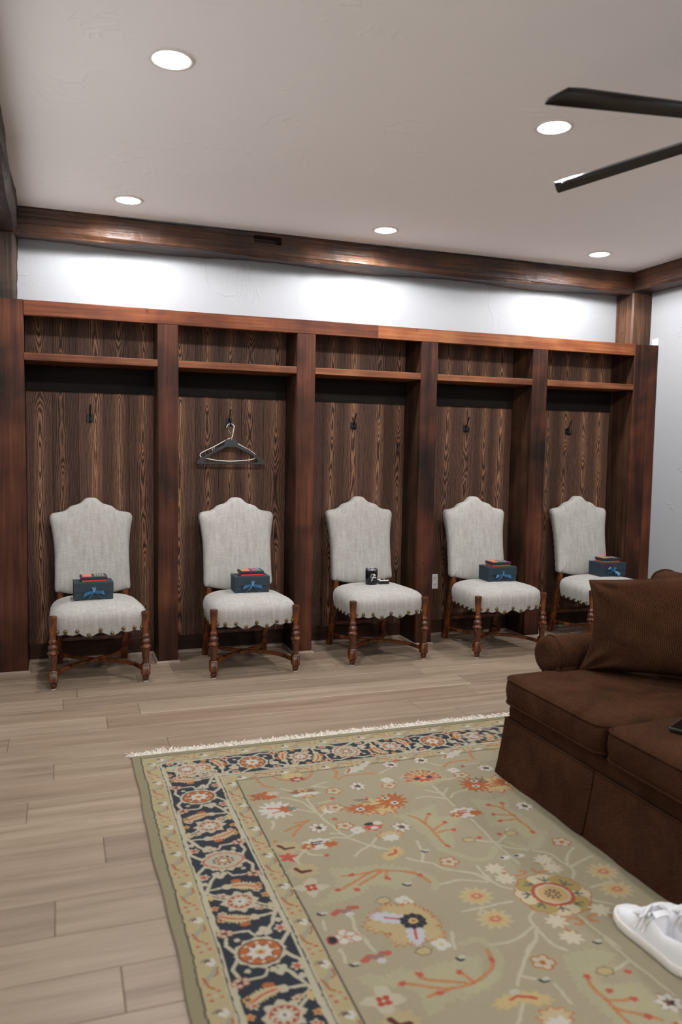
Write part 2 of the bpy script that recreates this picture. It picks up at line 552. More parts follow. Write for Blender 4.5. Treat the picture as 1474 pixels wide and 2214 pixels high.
def inset_loop(P, d):
    """move a dense closed 2-D outline inwards by d along its normals"""
    n = len(P)
    out = []
    area = sum(P[i][0] * P[(i + 1) % n][1] - P[(i + 1) % n][0] * P[i][1] for i in range(n))
    s = 1 if area > 0 else -1
    for i in range(n):
        tx = P[(i + 1) % n][0] - P[i - 1][0]
        ty = P[(i + 1) % n][1] - P[i - 1][1]
        L = math.hypot(tx, ty) or 1
        out.append((P[i][0] - s * ty / L * d, P[i][1] + s * tx / L * d))
    return out

def round_outline(poly, r, step=0.02, nc=6):
    """rounded-corner closed outline, resampled"""
    out = []
    n = len(poly)
    for i in range(n):
        p0, p1, p2 = Vector(poly[i - 1]), Vector(poly[i]), Vector(poly[(i + 1) % n])
        rr = r[i] if isinstance(r, (list, tuple)) else r
        d0 = (p0 - p1).normalized()
        d1 = (p2 - p1).normalized()
        a = p1 + d0 * rr
        b = p1 + d1 * rr
        for j in range(nc + 1):
            t = j / nc
            out.append(tuple((1 - t) ** 2 * a + 2 * t * (1 - t) * p1 + t * t * b))
    res = []
    m = len(out)
    for i in range(m):
        a = Vector(out[i])
        b = Vector(out[(i + 1) % m])
        k = max(1, int((b - a).length / step))
        for j in range(k):
            res.append(tuple(a.lerp(b, j / k)))
    return res

def loft_cushion(bm, outline, levels, zfun=None):
    """outline in x,y; levels = (inset, z); last ring filled"""
    rings = []
    for ins, z in levels:
        L = inset_loop(outline, ins) if ins else outline
        rings.append([bm.verts.new((x, y, z + (zfun(x, y, z) if zfun else 0))) for x, y in L])
    n = len(outline)
    for a, b in zip(rings, rings[1:]):
        for i in range(n):
            j = (i + 1) % n
            bm.faces.new((a[i], a[j], b[j], b[i]))
    bm.faces.new(rings[0])
    bm.faces.new(rings[-1])
    return rings

# ================================================================== THE ROOM
fl = B()
box(fl, XL - 0.1, XR + 0.1, YF - 0.1, YB + 0.1, -0.10, -0.0125)
floor = obj('floor', fl, 'subfloor', label='wide pale oak plank floor running along the lockers', kind='structure')
BUTT = {2: 0.201, 4: 0.415, 5: -0.047, 6: 0.68, 7: 0.159, 9: 0.064, -1: 0.869, 11: 0.333, 13: 0.17}
rg = random.Random(3)
PW = 0.1928
for kk in range(-3, 34):
    yt = min(-0.206 - PW * kk, YB)
    yb = max(-0.206 - PW * (kk + 1), YF)
    if yt - yb < 0.02:
        continue
    xs = [XL]
    x = BUTT.get(kk, rg.uniform(-0.1, 1.3))
    while x < XR - 0.25:
        if x > XL + 0.1:
            xs.append(x)
        x += rg.choice((1.25, 1.55, 1.9, 2.1)) + rg.uniform(-0.1, 0.1)
    xs.append(XR)
    for x0, x1 in zip(xs, xs[1:]):
        bm = B()
        cx, cy = (x0 + x1) / 2, (yt + yb) / 2
        hx, hy = (x1 - x0) / 2 - 0.0006, (yt - yb) / 2 - 0.0006
        c = 0.003
        lo = [bm.verts.new((sx * hx, sy * hy, -0.012)) for sx, sy in ((-1, -1), (1, -1), (1, 1), (-1, 1))]
        md = [bm.verts.new((sx * hx, sy * hy, -0.002)) for sx, sy in ((-1, -1), (1, -1), (1, 1), (-1, 1))]
        tp = [bm.verts.new((sx * (hx - c), sy * (hy - c), 0)) for sx, sy in ((-1, -1), (1, -1), (1, 1), (-1, 1))]
        bm.faces.new(tp)
        bm.faces.new(lo)
        for a, b in ((lo, md), (md, tp)):
            for i in range(4):
                bm.faces.new((a[i], a[(i + 1) % 4], b[(i + 1) % 4], b[i]))
        obj('floor_plank', bm, 'floor', floor, loc=(cx, cy, 0))

def slab(name, mat, label, *d):
    bm = B()
    box(bm, *d)
    return obj(name, bm, mat, label=label, kind='structure')

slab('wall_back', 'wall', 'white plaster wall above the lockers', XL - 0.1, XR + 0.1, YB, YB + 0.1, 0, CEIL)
slab('wall_left', 'wall_left', 'unseen white plaster wall on the left, lightened to bounce light', XL - 0.1, XL, YF, YB, 0, CEIL)
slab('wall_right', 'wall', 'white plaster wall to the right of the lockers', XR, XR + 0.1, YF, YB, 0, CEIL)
slab('wall_front', 'wall_bounce', 'unseen white plaster wall facing the lockers, whitened to bounce light', XL - 0.1, XR + 0.1, YF - 0.1, YF, 0, CEIL)
slab('ceiling', 'ceiling', 'smooth trowelled off-white plaster ceiling', XL - 0.1, XR + 0.1, YF - 0.1, YB + 0.1, CEIL, CEIL + 0.1)

# long hewn beam over the lockers, with an old mortise cut into its face
bmx = timber(0, XL, XR, 0.10, YB, 2.715, CEIL, 90, 0.009, 0.020, 11)
tmp = obj('tmp_beam', bmx, None)
cb = B()
box(cb, 1.441, 1.634, 0.02, 0.185, 2.801, 2.852)
cut = obj('tmp_cut', cb, None)
mod = tmp.modifiers.new('b', 'BOOLEAN')
mod.operation = 'DIFFERENCE'
mod.object = cut
mod.solver = 'EXACT'
dg = bpy.context.evaluated_depsgraph_get()
me = bpy.data.meshes.new_from_object(tmp.evaluated_get(dg))
bpy.data.objects.remove(tmp)
bpy.data.objects.remove(cut)
obj('trim_1', me, 'beam_x', label='long dark hewn beam over the lockers with a cut mortise slot', kind='structure')
obj('trim_2', timber(1, YF, 0.096, -0.222, -0.026, 2.712, CEIL, 70, 0.012, 0.022, 12), 'beam_yd', label='dark weathered beam along the top of the left wall', kind='structure')
obj('trim_3', timber(1, YF, 0.096, 4.532, XR, 2.722, CEIL, 70, 0.005, 0.014, 13), 'beam_y', label='brown beam along the top of the right wall', kind='structure')
obj('trim_4', timber(2, LH, 2.713, -0.222, -0.045, 0.10, YB, 12, 0.008, 0.018, 14), 'beam_d', label='dark weathered corner post above the left end of the lockers', kind='structure')
obj('trim_5', timber(2, LH, 2.716, 4.540, XR, 0.10, YB, 12, 0.003, 0.010, 15), 'beam_z', label='brown square corner post above the right end of the lockers', kind='structure')

# ================================================================== DOWNLIGHTS
def downlight(x, y, label):
    t = empty('recessed_downlight', (x, y, CEIL), label=label, cat='ceiling light', group='recessed ceiling downlights')
    bm = B()
    lathe(bm, [(-0.0005, 0.088), (-0.005, 0.086), (-0.007, 0.080), (-0.006, 0.072), (-0.0025, 0.066), (-0.0005, 0.066)], 48, cap=False)
    obj('trim_ring', bm, 'trim', t, True)
    bm = B()
    lathe(bm, [(-0.0025, 0.0655), (-0.0075, 0.062), (-0.0105, 0.050), (-0.0125, 0.030), (-0.013, 0.006)], 48)
    obj('lens', bm, 'lens', t, True)
    ld = bpy.data.lights.new('downlight_lamp', 'SPOT')
    ld.energy = LAMP_WATTS
    ld.color = LAMP_COLOR
    ld.spot_size = math.radians(178)
    ld.spot_blend = 0.30
    ld.shadow_soft_size = 0.06
    lo = bpy.data.objects.new('downlight_lamp', ld)
    COL.objects.link(lo)
    lo.parent = t
    lo.location = (0, 0, -0.075)
downlight(0.61, -2.092, 'large round downlight at the upper left, nearest the camera')
downlight(2.298, -2.088, 'round downlight between the two fan blades')
downlight(0.596, -0.262, 'round downlight above the left end of the beam')
downlight(2.244, -0.258, 'round downlight above the middle of the beam')
downlight(3.924, -0.274, 'round downlight above the right end of the beam')
for _x, _w in ((0.61, 'left'), (2.27, 'middle'), (3.93, 'right')):  # unseen row added for fill light from behind the camera
    downlight(_x, -6.16, 'added unseen fill downlight behind the camera, ' + _w)
downlight(3.95, -2.09, 'round downlight out of view over the sofa side')

# ================================================================== LOCKERS
LK = empty('locker', (0, 0, 0), label='built-in five-bay dark wood locker along the back wall', cat='locker')
BAY = []
posts = [(0.797 + PITCHX * i, 0.9265 + PITCHX * i) for i in range(4)]
edges = [0.0] + [v for pp in posts for v in pp] + [4.502]
BAY = [(edges[2 * i], edges[2 * i + 1]) for i in range(5)]
PB = 0.29                        # front of the back boards
def lpost(x0, x1, z1, seed, d=0.036):
    w = x1 - x0
    o = obj('post', timber(2, 0, z1, -w / 2, w / 2, 0, d, 16, 0.0011, 0.0035, seed), 'post', LK, loc=((x0 + x1) / 2, 0, 0))
    return o
lpost(XL + 0.002, 0.0, LH, 1)
for i, (a, b) in enumerate(posts):
    lpost(a, b, 2.207, 21 + i)
lpost(4.502, 4.636, LH - 0.004, 31)
lpost(4.637, 4.724, LH, 32, 0.034)
def bx(name, mat, *d, loc=None, ch=0.0):
    cx, cy, cz = (d[0] + d[1]) / 2, (d[2] + d[3]) / 2, d[4]
    bm = B()
    box(bm, d[0] - cx, d[1] - cx, d[2] - cy, d[3] - cy, 0, d[5] - d[4], ch)
    return obj(name, bm, mat, LK, loc=(cx, cy, cz))
bx('divider', 'divider', XL + 0.004, -0.004, 0.0365, PB, 0, LH - 0.02)
for a, b in posts:
    bx('divider', 'divider', a + 0.004, b - 0.004, 0.0365, PB, 0, 2.2745)
bx('divider', 'divider', 4.506, 4.722, 0.0365, PB, 0, LH - 0.02)
# top rail in two lengths, cover board behind it
obj('top_rail', timber(0, -1.155, 1.155, 0, 0.036, 0, 0.092, 20, 0.001, 0.003, 41), 'post_x', LK, loc=(1.155 + 0.001, 0, 2.2075))
obj('top_rail', timber(0, -1.0945, 1.0945, 0, 0.036, 0, 0.092, 20, 0.001, 0.003, 42), 'post_x', LK, loc=(2.3125 + 1.094, 0, 2.2075))
bx('top_board', 'divider', 0.001, 4.500, 0.038, PB, LH - 0.024, LH - 0.003)
for i, (a, b) in enumerate(BAY):
    w = b - a
    obj('shelf', timber(0, -w / 2 + 0.001, w / 2 - 0.001, 0.001, 0.268, 0, 0.045, 8, 0.0009, 0.003, 51 + i), 'shelf', LK, loc=((a + b) / 2, 0, 1.938))
    bx('nailer_board', 'rail', a + 0.001, b - 0.001, 0.27, PB - 0.0006, 1.775, 1.9375, ch=0.001)
    bx('base_board', 'base', a + 0.001, b - 0.001, 0.274, PB - 0.0006, 0, 0.116, ch=0.002)
    nb = 5
    for j in range(nb):
        x0 = a - 0.004 + (w + 0.008) * j / nb
        x1 = a - 0.004 + (w + 0.008) * (j + 1) / nb
        cx = (x0 + x1) / 2
        bm = B()
        hw = (x1 - x0) / 2 - 0.0004
        box(bm, -hw, hw, 0, 0.017, 0, LH - 0.025 - 0.02, 0.0012)
        obj('panel_board', bm, 'oak', LK, loc=(cx, PB, 0.02))
# pale quarter-round moulding at the foot of the posts and back boards
def shoe(pts):
    bm = B()
    path = [Vector((x, y, 0)) for x, y in pts]
    prof = [(0, 0), (0.016, 0), (0.0152, 0.006), (0.012, 0.012), (0.006, 0.0165), (0, 0.018)]
    rings = []
    for i, q in enumerate(path):
        d0 = (q - path[i - 1]).normalized() if i else None
        d1 = (path[i + 1] - q).normalized() if i < len(path) - 1 else None
        n0 = Vector((d0.y, -d0.x, 0)) if d0 else None
        n1 = Vector((d1.y, -d1.x, 0)) if d1 else None
        if n0 and n1:
            n = (n0 + n1)
            n = n / (1 + n0.dot(n1))
        else:
            n = n0 or n1
        rings.append([bm.verts.new(q + n * o + Vector((0, 0, z))) for o, z in prof])
    for a, b in zip(rings, rings[1:]):
        for j in range(len(prof) - 1):
            bm.faces.new((a[j], a[j + 1], b[j + 1], b[j]))
    bm.faces.new(rings[0])
    bm.faces.new(rings[-1])
    obj('shoe_moulding', bm, 'shoe', LK)
for (a, b) in BAY:
    shoe([(a, 0.274), (b, 0.274)])
shoe([(XL + 0.002, -0.001), (0.0, -0.001), (0.0, 0.258)])
for a, b in posts:
    shoe([(a, 0.258), (a, -0.001), (b, -0.001), (b, 0.258)])
shoe([(4.502, 0.258), (4.502, -0.001), (4.724, -0.001)])

# coat hooks
def hook(x, where):
    t = empty('coat_hook', (x, PB - 0.0005, 1.605), label='black iron double coat hook on the back boards of the %s bay' % where, cat='coat hook', group='coat hooks, one in each bay')
    bm = B()
    box(bm, -0.022, 0.022, -0.006, 0, -0.026, 0.026, 0.002)
    obj('plate', bm, 'iron', t)
    bm = B()
    pts = smooth_pts([(0, -0.005, 0.004), (0, -0.018, 0.022), (0, -0.033, 0.052), (0, -0.052, 0.082)], 5)
    tube(bm, pts, [0.0055 - 0.0015 * i / len(pts) for i in range(len(pts))], 10)
    ball(bm, (0, -0.053, 0.083), 0.0075, 10)
    obj('prong', bm, 'iron', t, True)
    bm = B()
    pts = smooth_pts([(0, -0.005, -0.008), (0, -0.022, -0.022), (0, -0.040, -0.027), (0, -0.054, -0.016), (0, -0.056, 0.004)], 5)
    tube(bm, pts, 0.0048, 10)
    ball(bm, (0, -0.056, 0.006), 0.0068, 10)
    obj('prong', bm, 'iron', t, True)
for x, w in ((0.391, 'leftmost'), (1.317, 'second'), (2.244, 'middle'), (3.171, 'fourth'), (4.102, 'rightmost')):
    hook(x, w)

# power outlet in the fourth bay
t = empty('power_outlet', (2.935, PB - 0.0005, 0.418), label='white power outlet plate low in the fourth bay beside the post', cat='outlet')
bm = B()
box(bm, -0.030, 0.030, -0.006, 0, -0.058, 0.058, 0.0025)
obj('cover_plate', bm, 'whitep', t)
for dz in (-0.026, 0.026):
    bm = B()
    box(bm, -0.016, 0.016, -0.0085, -0.0061, dz - 0.017, dz + 0.017, 0.001)
    so = obj('socket', bm, 'whitep', t)
    bm = B()
    for sx in (-0.0065, 0.0065):
        box(bm, sx - 0.0018, sx + 0.0018, -0.0093, -0.0086, dz - 0.001, dz + 0.009)
    box(bm, -0.002, 0.002, -0.0093, -0.0086, dz - 0.012, dz - 0.007)
    obj('slots', bm, 'socket', so)
bm = B()
box(bm, XR - 0.012, XR - 0.0005, 0.002, 0.066, LH + 0.001, LH + 0.055, 0.002)
obj('wall_plate', bm, 'whitep', label='small white plate on the right wall just above the lockers', cat='wall plate')

# ================================================================== CEILING FAN
FX, FY, FZ = 2.3716, -3.2118, 2.50
fan = empty('ceiling_fan', (FX, FY, FZ), label='ceiling fan with slim black blades at the upper right', cat='fan')
fan.rotation_euler = (-0.0602, -0.0386, 0)
bm = B()
lathe(bm, [(-0.05, 0.03), (-0.05, 0.07), (-0.035, 0.10), (0.03, 0.11), (0.06, 0.09), (0.08, 0.04)], 32)
obj('motor_housing', bm, 'fan', fan, True, angle=40)
bm = B()
lathe(bm, [(0.08, 0.014), (0.33, 0.014)], 16)
obj('downrod', bm, 'fan', fan, True)
bm = B()
lathe(bm, [(0.30, 0.03), (0.32, 0.06), (0.362, 0.066)], 32)
obj('canopy', bm, 'fan', fan, True)
def blade_mesh():
    bm = B()
    R0, R1 = 0.16, 0.79
    n, m = 22, 8
    top, bot = [], []
    for i in range(n + 1):
        s = i / n
        r = R0 + (R1 - R0) * s
        hw = 0.050 + 0.018 * s
        a0, a1 = -hw, hw
        if s > 0.86:                       # raked, rounded tip
            q = (s - 0.86) / 0.14
            a1 = hw - 2 * hw * 0.88 * q ** 2.2
        rt_, rb_ = [], []
        for j in range(m + 1):
            y = a0 + (a1 - a0) * j / m
            u = (y + hw) / (2 * hw)
            z = 0.020 * math.sin(PI * u) + math.tan(math.radians(-7)) * y
            rt_.append(bm.verts.new((r, y, z + 0.003)))
            rb_.append(bm.verts.new((r, y, z - 0.003)))
        top.append(rt_)
        bot.append(rb_)
    for i in range(n):
        for j in range(m):
            bm.faces.new((top[i][j], top[i + 1][j], top[i + 1][j + 1], top[i][j + 1]))
            bm.faces.new((bot[i][j], bot[i][j + 1], bot[i + 1][j + 1], bot[i + 1][j]))
        for j in (0, m):
            bm.faces.new((top[i][j], top[i + 1][j], bot[i + 1][j], bot[i][j]))
    for i in (0, n):
        for j in range(m):
            bm.faces.new((top[i][j], top[i][j + 1], bot[i][j + 1], bot[i][j]))
    return bm
b0 = None
for i in range(6):
    if b0 is None:
        b0 = obj('blade', blade_mesh(), 'fan', fan, True, angle=50)
        b = b0
        bm = B()
        bar(bm, [(0.09, 0, -0.01), (0.17, 0, 0.012), (0.24, 0, 0.018)], 0.035, 0.006)
        obj('blade_arm', bm, 'fan', b0)
    else:
        b = copy_tree(b0, fan)
    b.rotation_euler = (0, 0, math.radians(177.45 + 60 * i))

# ================================================================== CHAIRS
SEATC = 0.225
def seat_outline(n=340):
    raw = []
    for i in range(2400):
        a = 2 * PI * i / 2400
        c, s = math.cos(a), math.sin(a)
        e = 2 / 4.6
        x = 0.290 * math.copysign(abs(c) ** e, c)
        y = 0.258 * math.copysign(abs(s) ** e, s)
        x *= 1 - 0.10 * (y + 0.258) / 0.516
        raw.append((x, y + SEATC))
    L = [0]
    for i in range(2400):
        a, b = raw[i], raw[(i + 1) % 2400]
        L.append(L[-1] + math.hypot(a[0] - b[0], a[1] - b[1]))
    out, j = [], 0
    for i in range(n):
        d = L[-1] * i / n
        while L[j + 1] < d:
            j += 1
        q = (d - L[j]) / max(1e-9, L[j + 1] - L[j])
        a, b = raw[j], raw[(j + 1) % 2400]
        out.append((a[0] + (b[0] - a[0]) * q, a[1] + (b[1] - a[1]) * q))
    return out
FRONT_EDGE = [(0, .327), (.02, .318), (.045, .306), (.066, .301), (.09, .306), (.108, .317), (.12, .327), (.14, .318), (.16, .314), (.182, .318), (.2, .327), (.22, .318), (.24, .314), (.265, .320), (.30, .322)]
def hem(x, y):
    if y < 0.02 and abs(x) < 0.262:
        a = abs(x)
        for (p0, q0), (p1, q1) in zip(FRONT_EDGE, FRONT_EDGE[1:]):
            if p0 <= a <= p1:
                return q0 + (q1 - q0) * (a - p0) / (p1 - p0)
    if y > 0.46:
        return 0.345
    return 0.334 - 0.022 * abs(math.sin(PI * (y - 0.02) / 0.068)) + 0.02 * max(0, y - 0.2)
def make_chair():
    t = empty('dining_chair')
    O = seat_outline()
    n = len(O)
    bm = B()
    lv = [(0.012, None), (0.006, 0.352), (0.001, 0.378), (0.0, 0.402), (0.004, 0.424), (0.014, 0.442), (0.030, 0.457), (0.055, 0.4695), (0.085, 0.4795), (0.12, 0.487), (0.16, 0.4920), (0.20, 0.494)]
    rings = []
    base = inset_loop(O, 0.014)
    for ins, z in lv:
        if ins <= 0.014:
            L = inset_loop(O, ins) if ins else O
        else:
            kf = 1 - (ins - 0.014) / 0.25
            L = [(x * kf, SEATC + (y - SEATC) * kf) for x, y in base]
        rings.append([bm.verts.new((x, y, hem(O[i][0], O[i][1]) if z is None else z)) for i, (x, y) in enumerate(L)])
    for a, b in zip(rings, rings[1:]):
        for i in range(n):
            bm.faces.new((a[i], a[(i + 1) % n], b[(i + 1) % n], b[i]))
    c = bm.verts.new((0, SEATC, 0.4945))
    for i in range(n):
        bm.faces.new((rings[-1][i], rings[-1][(i + 1) % n], c))
    obj('seat', bm, 'linen', t, True)
    # scalloped apron just behind and below the cloth hem, with the underside
    bm = B()
    A1 = inset_loop(O, 0.0145)
    A2 = inset_loop(O, 0.022)
    r0 = [bm.verts.new((x, y, 0.40)) for x, y in A1]
    r1 = [bm.verts.new((x, y, hem(O[i][0], O[i][1]) - 0.006)) for i, (x, y) in enumerate(A1)]
    r2 = [bm.verts.new((x, y, hem(O[i][0], O[i][1]) - 0.006)) for i, (x, y) in enumerate(A2)]
    r3 = [bm.verts.new((x, y, 0.385)) for x, y in A2]
    for a, b in ((r0, r1), (r1, r2), (r2, r3)):
        for i in range(n):
            bm.faces.new((a[i], a[(i + 1) % n], b[(i + 1) % n], b[i]))
    bm.faces.new(r3)
    bm.faces.new(r0)
    obj('apron', bm, 'apron', t)
    # brass nail heads: the front row one by one, the side rows as one trim
    for x, z in ((0, .339), (.067, .315), (-.067, .315), (.132, .339), (-.132, .339), (.197, .339), (-.197, .339), (.243, .336), (-.243, .336)):
        bm = B()
        yy = min(q[1] for q in O if abs(q[0] - x) < 0.006 and q[1] < 0.1)
        ball(bm, (x, yy + 0.005, z), 0.0115, 12, (1, 0.8, 1))
        obj('nail_head', bm, 'brass', t, True)
    bm = B()
    for s in (-1, 1):
        for k_ in range(6):
            y = 0.088 + 0.068 * k_ - 0.034
            xx = max(abs(q[0]) for q in O if abs(q[1] - y) < 0.01)
            ball(bm, (s * (xx - 0.005), y, 0.332), 0.008, 8, (0.7, 1, 1))
    obj('side_nail_trim', bm, 'brass', t, True, kind='stuff')
    # front legs
    def front_leg(s):
        bm = B()
        p_ = [(0.112, 0.0165), (0.118, 0.020), (0.124, 0.0185), (0.16, 0.0215), (0.190, 0.0245), (0.203, 0.0245), (0.207, 0.030), (0.213, 0.0345), (0.220, 0.0335), (0.226, 0.027), (0.231, 0.0235), (0.238, 0.027), (0.247, 0.0305), (0.256, 0.0285), (0.262, 0.022), (0.267, 0.0195), (0.272, 0.0225), (0.280, 0.0255), (0.288, 0.0235), (0.294, 0.0185), (0.30, 0.0170), (0.32, 0.0178), (0.37, 0.0205), (0.41, 0.0235), (0.426, 0.0245), (0.431, 0.023), (0.4325, 0.018)]
        lathe(bm, p_, 22)
        h = 0.0255
        c = 0.007
        rr = []
        for z, k1 in ((0.036, 0.74), (0.044, 1.0), (0.103, 1.0), (0.113, 0.74)):
            rr.append([bm.verts.new((a * k1, b * k1, z)) for a, b in ((-h + c, -h), (h - c, -h), (h, -h + c), (h, h - c), (h - c, h), (-h + c, h), (-h, h - c), (-h, -h + c))])
        for a, b in zip(rr, rr[1:]):
            for j in range(8):
                bm.faces.new((a[j], a[(j + 1) % 8], b[(j + 1) % 8], b[j]))
        bm.faces.new(rr[0])
        bm.faces.new(rr[-1])
        lathe(bm, [(0.003, 0.0125), (0.012, 0.0165), (0.021, 0.0205), (0.027, 0.0205), (0.031, 0.016), (0.037, 0.0145)], 18)
        o = obj('leg', bm, 'leg', t, True, loc=(s * 0.265, 0, 0), angle=38)
        bm = B()
        lathe(bm, [(0.0003, 0.0125), (0.0029, 0.0122)], 14)
        obj('glide', bm, 'glide', o, label='white felt glide')
    for s in (-1, 1):
        front_leg(s)
    # rear legs, running up into the back
    for s in (-1, 1):
        bm = B()
        bar(bm, smooth_pts([(s * 0.207, 0.585, 0.003), (s * 0.207, 0.545, 0.13), (s * 0.206, 0.505, 0.30), (s * 0.203, 0.484, 0.44), (s * 0.198, 0.488, 0.56), (s * 0.193, 0.505, 0.68)], 3), 0.042, 0.040, (0, 1, 0))
        o = obj('leg', bm, 'leg', t)
        bm = B()
        lathe(bm, [(0.0002, 0.014), (0.0025, 0.014)], 14, s * 0.207, 0.585)
        obj('glide', bm, 'glide', o, label='white felt glide')
    # crossed stretcher and back rail
    for s in (-1, 1):
        bm = B()
        bar(bm, smooth_pts([(-s * 0.252, 0.02, 0.074), (-s * 0.212, 0.115, 0.080), (-s * 0.125, 0.195, 0.087), (0, 0.262, 0.090 + 0.0015 * s), (s * 0.105, 0.335, 0.091), (s * 0.17, 0.43, 0.090), (s * 0.198, 0.555, 0.088)], 4), 0.030, 0.021)
        obj('stretcher', bm, 'leg', t)
    bm = B()
    box(bm, -0.192, 0.192, 0.520, 0.542, 0.155, 0.184, 0.004)
    obj('rail', bm, 'leg', t)
    # upholstered back with a peaked, waved top
    half = [(.2325, .500), (.233, .58), (.2325, .66), (.232, .72), (.2355, .80), (.244, .87), (.254, .925), (.2585, .950), (.2535, .974), (.238, .988), (.207, .994), (.178, .999), (.155, 1.010), (.134, 1.028), (.110, 1.038), (.086, 1.044), (.063, 1.056), (.043, 1.075), (.026, 1.0845), (.011, 1.0868), (0, 1.087)]
    botm = [(0, .464), (.07, .467), (.14, .477), (.20, .491)]
    H = [(x, z) for x, z in botm] + half
    loop = [(x, 0, z) for x, z in H] + [(-x, 0, z) for x, z in reversed(H[1:-1])]
    loop = smooth_pts(loop, 4, True)
    loop = [(q.x, q.z) for q in loop]
    n = len(loop)
    ymid = lambda z: 0.480 + 0.165 * (z - 0.5)
    bm = B()
    lv = [(0.012, 0.032), (0.003, 0.027), (0.0, 0.018), (0.0, -0.014), (0.004, -0.024), (0.012, -0.032), (0.026, -0.038), (0.05, -0.0425), (0.085, -0.0455), (0.12, -0.047)]
    rings = []
    base = inset_loop(loop, 0.012)
    for ins, dy in lv:
        if ins <= 0.012:
            L = inset_loop(loop, ins) if ins else loop
        else:
            kf = 1 - (ins - 0.012) / 0.24
            L = [(x * kf, 0.77 + (z - 0.77) * kf) for x, z in base]
        rings.append([bm.verts.new((x, ymid(z) + dy, z)) for x, z in L])
    for a, b in zip(rings, rings[1:]):
        for i in range(n):
            bm.faces.new((a[i], a[(i + 1) % n], b[(i + 1) % n], b[i]))
    bm.faces.new(rings[0])
    c = bm.verts.new((0, ymid(0.77) - 0.0475, 0.77))
    for i in range(n):
        bm.faces.new((rings[-1][i], rings[-1][(i + 1) % n], c))
    obj('backrest', bm, 'linen', t, True)
    bm = B()
    for s in (-1, 1):
        for k_ in range(9):
            z = 0.53 + 0.052 * k_
            xx = max(abs(q[0]) for q in loop if abs(q[1] - z) < 0.02)
            ball(bm, (s * (xx - 0.001), ymid(z) + 0.022, z), 0.0085, 8, (0.7, 1, 1))
    obj('back_nail_trim', bm, 'iron', t, True, kind='stuff')
    return t
chair = make_chair()
G = 'linen dining chairs, one before each locker bay'
CH = [(0.415, -0.380, 2.5, 'linen dining chair before the leftmost bay, gift box and cards on its seat'),
      (1.350, -0.419, 1.1, 'linen dining chair before the bay with the hangers, gift box on its seat'),
      (2.2825, -0.369, 2.3, 'linen dining chair in the middle, black tumbler on its seat'),
      (3.187, -0.425, 1.2, 'linen dining chair before the fourth bay, beside the power outlet'),
      (4.125, -0.430, 1.0, 'linen dining chair at the right end, half hidden by the brown sofa')]
for i, (x, y, a, lab) in enumerate(CH):
    c = chair if i == 0 else copy_tree(chair)
    c.location = (x, y, 0)
    c.rotation_euler = (0, 0, math.radians(a))
    tag(c, lab, 'chair', G)

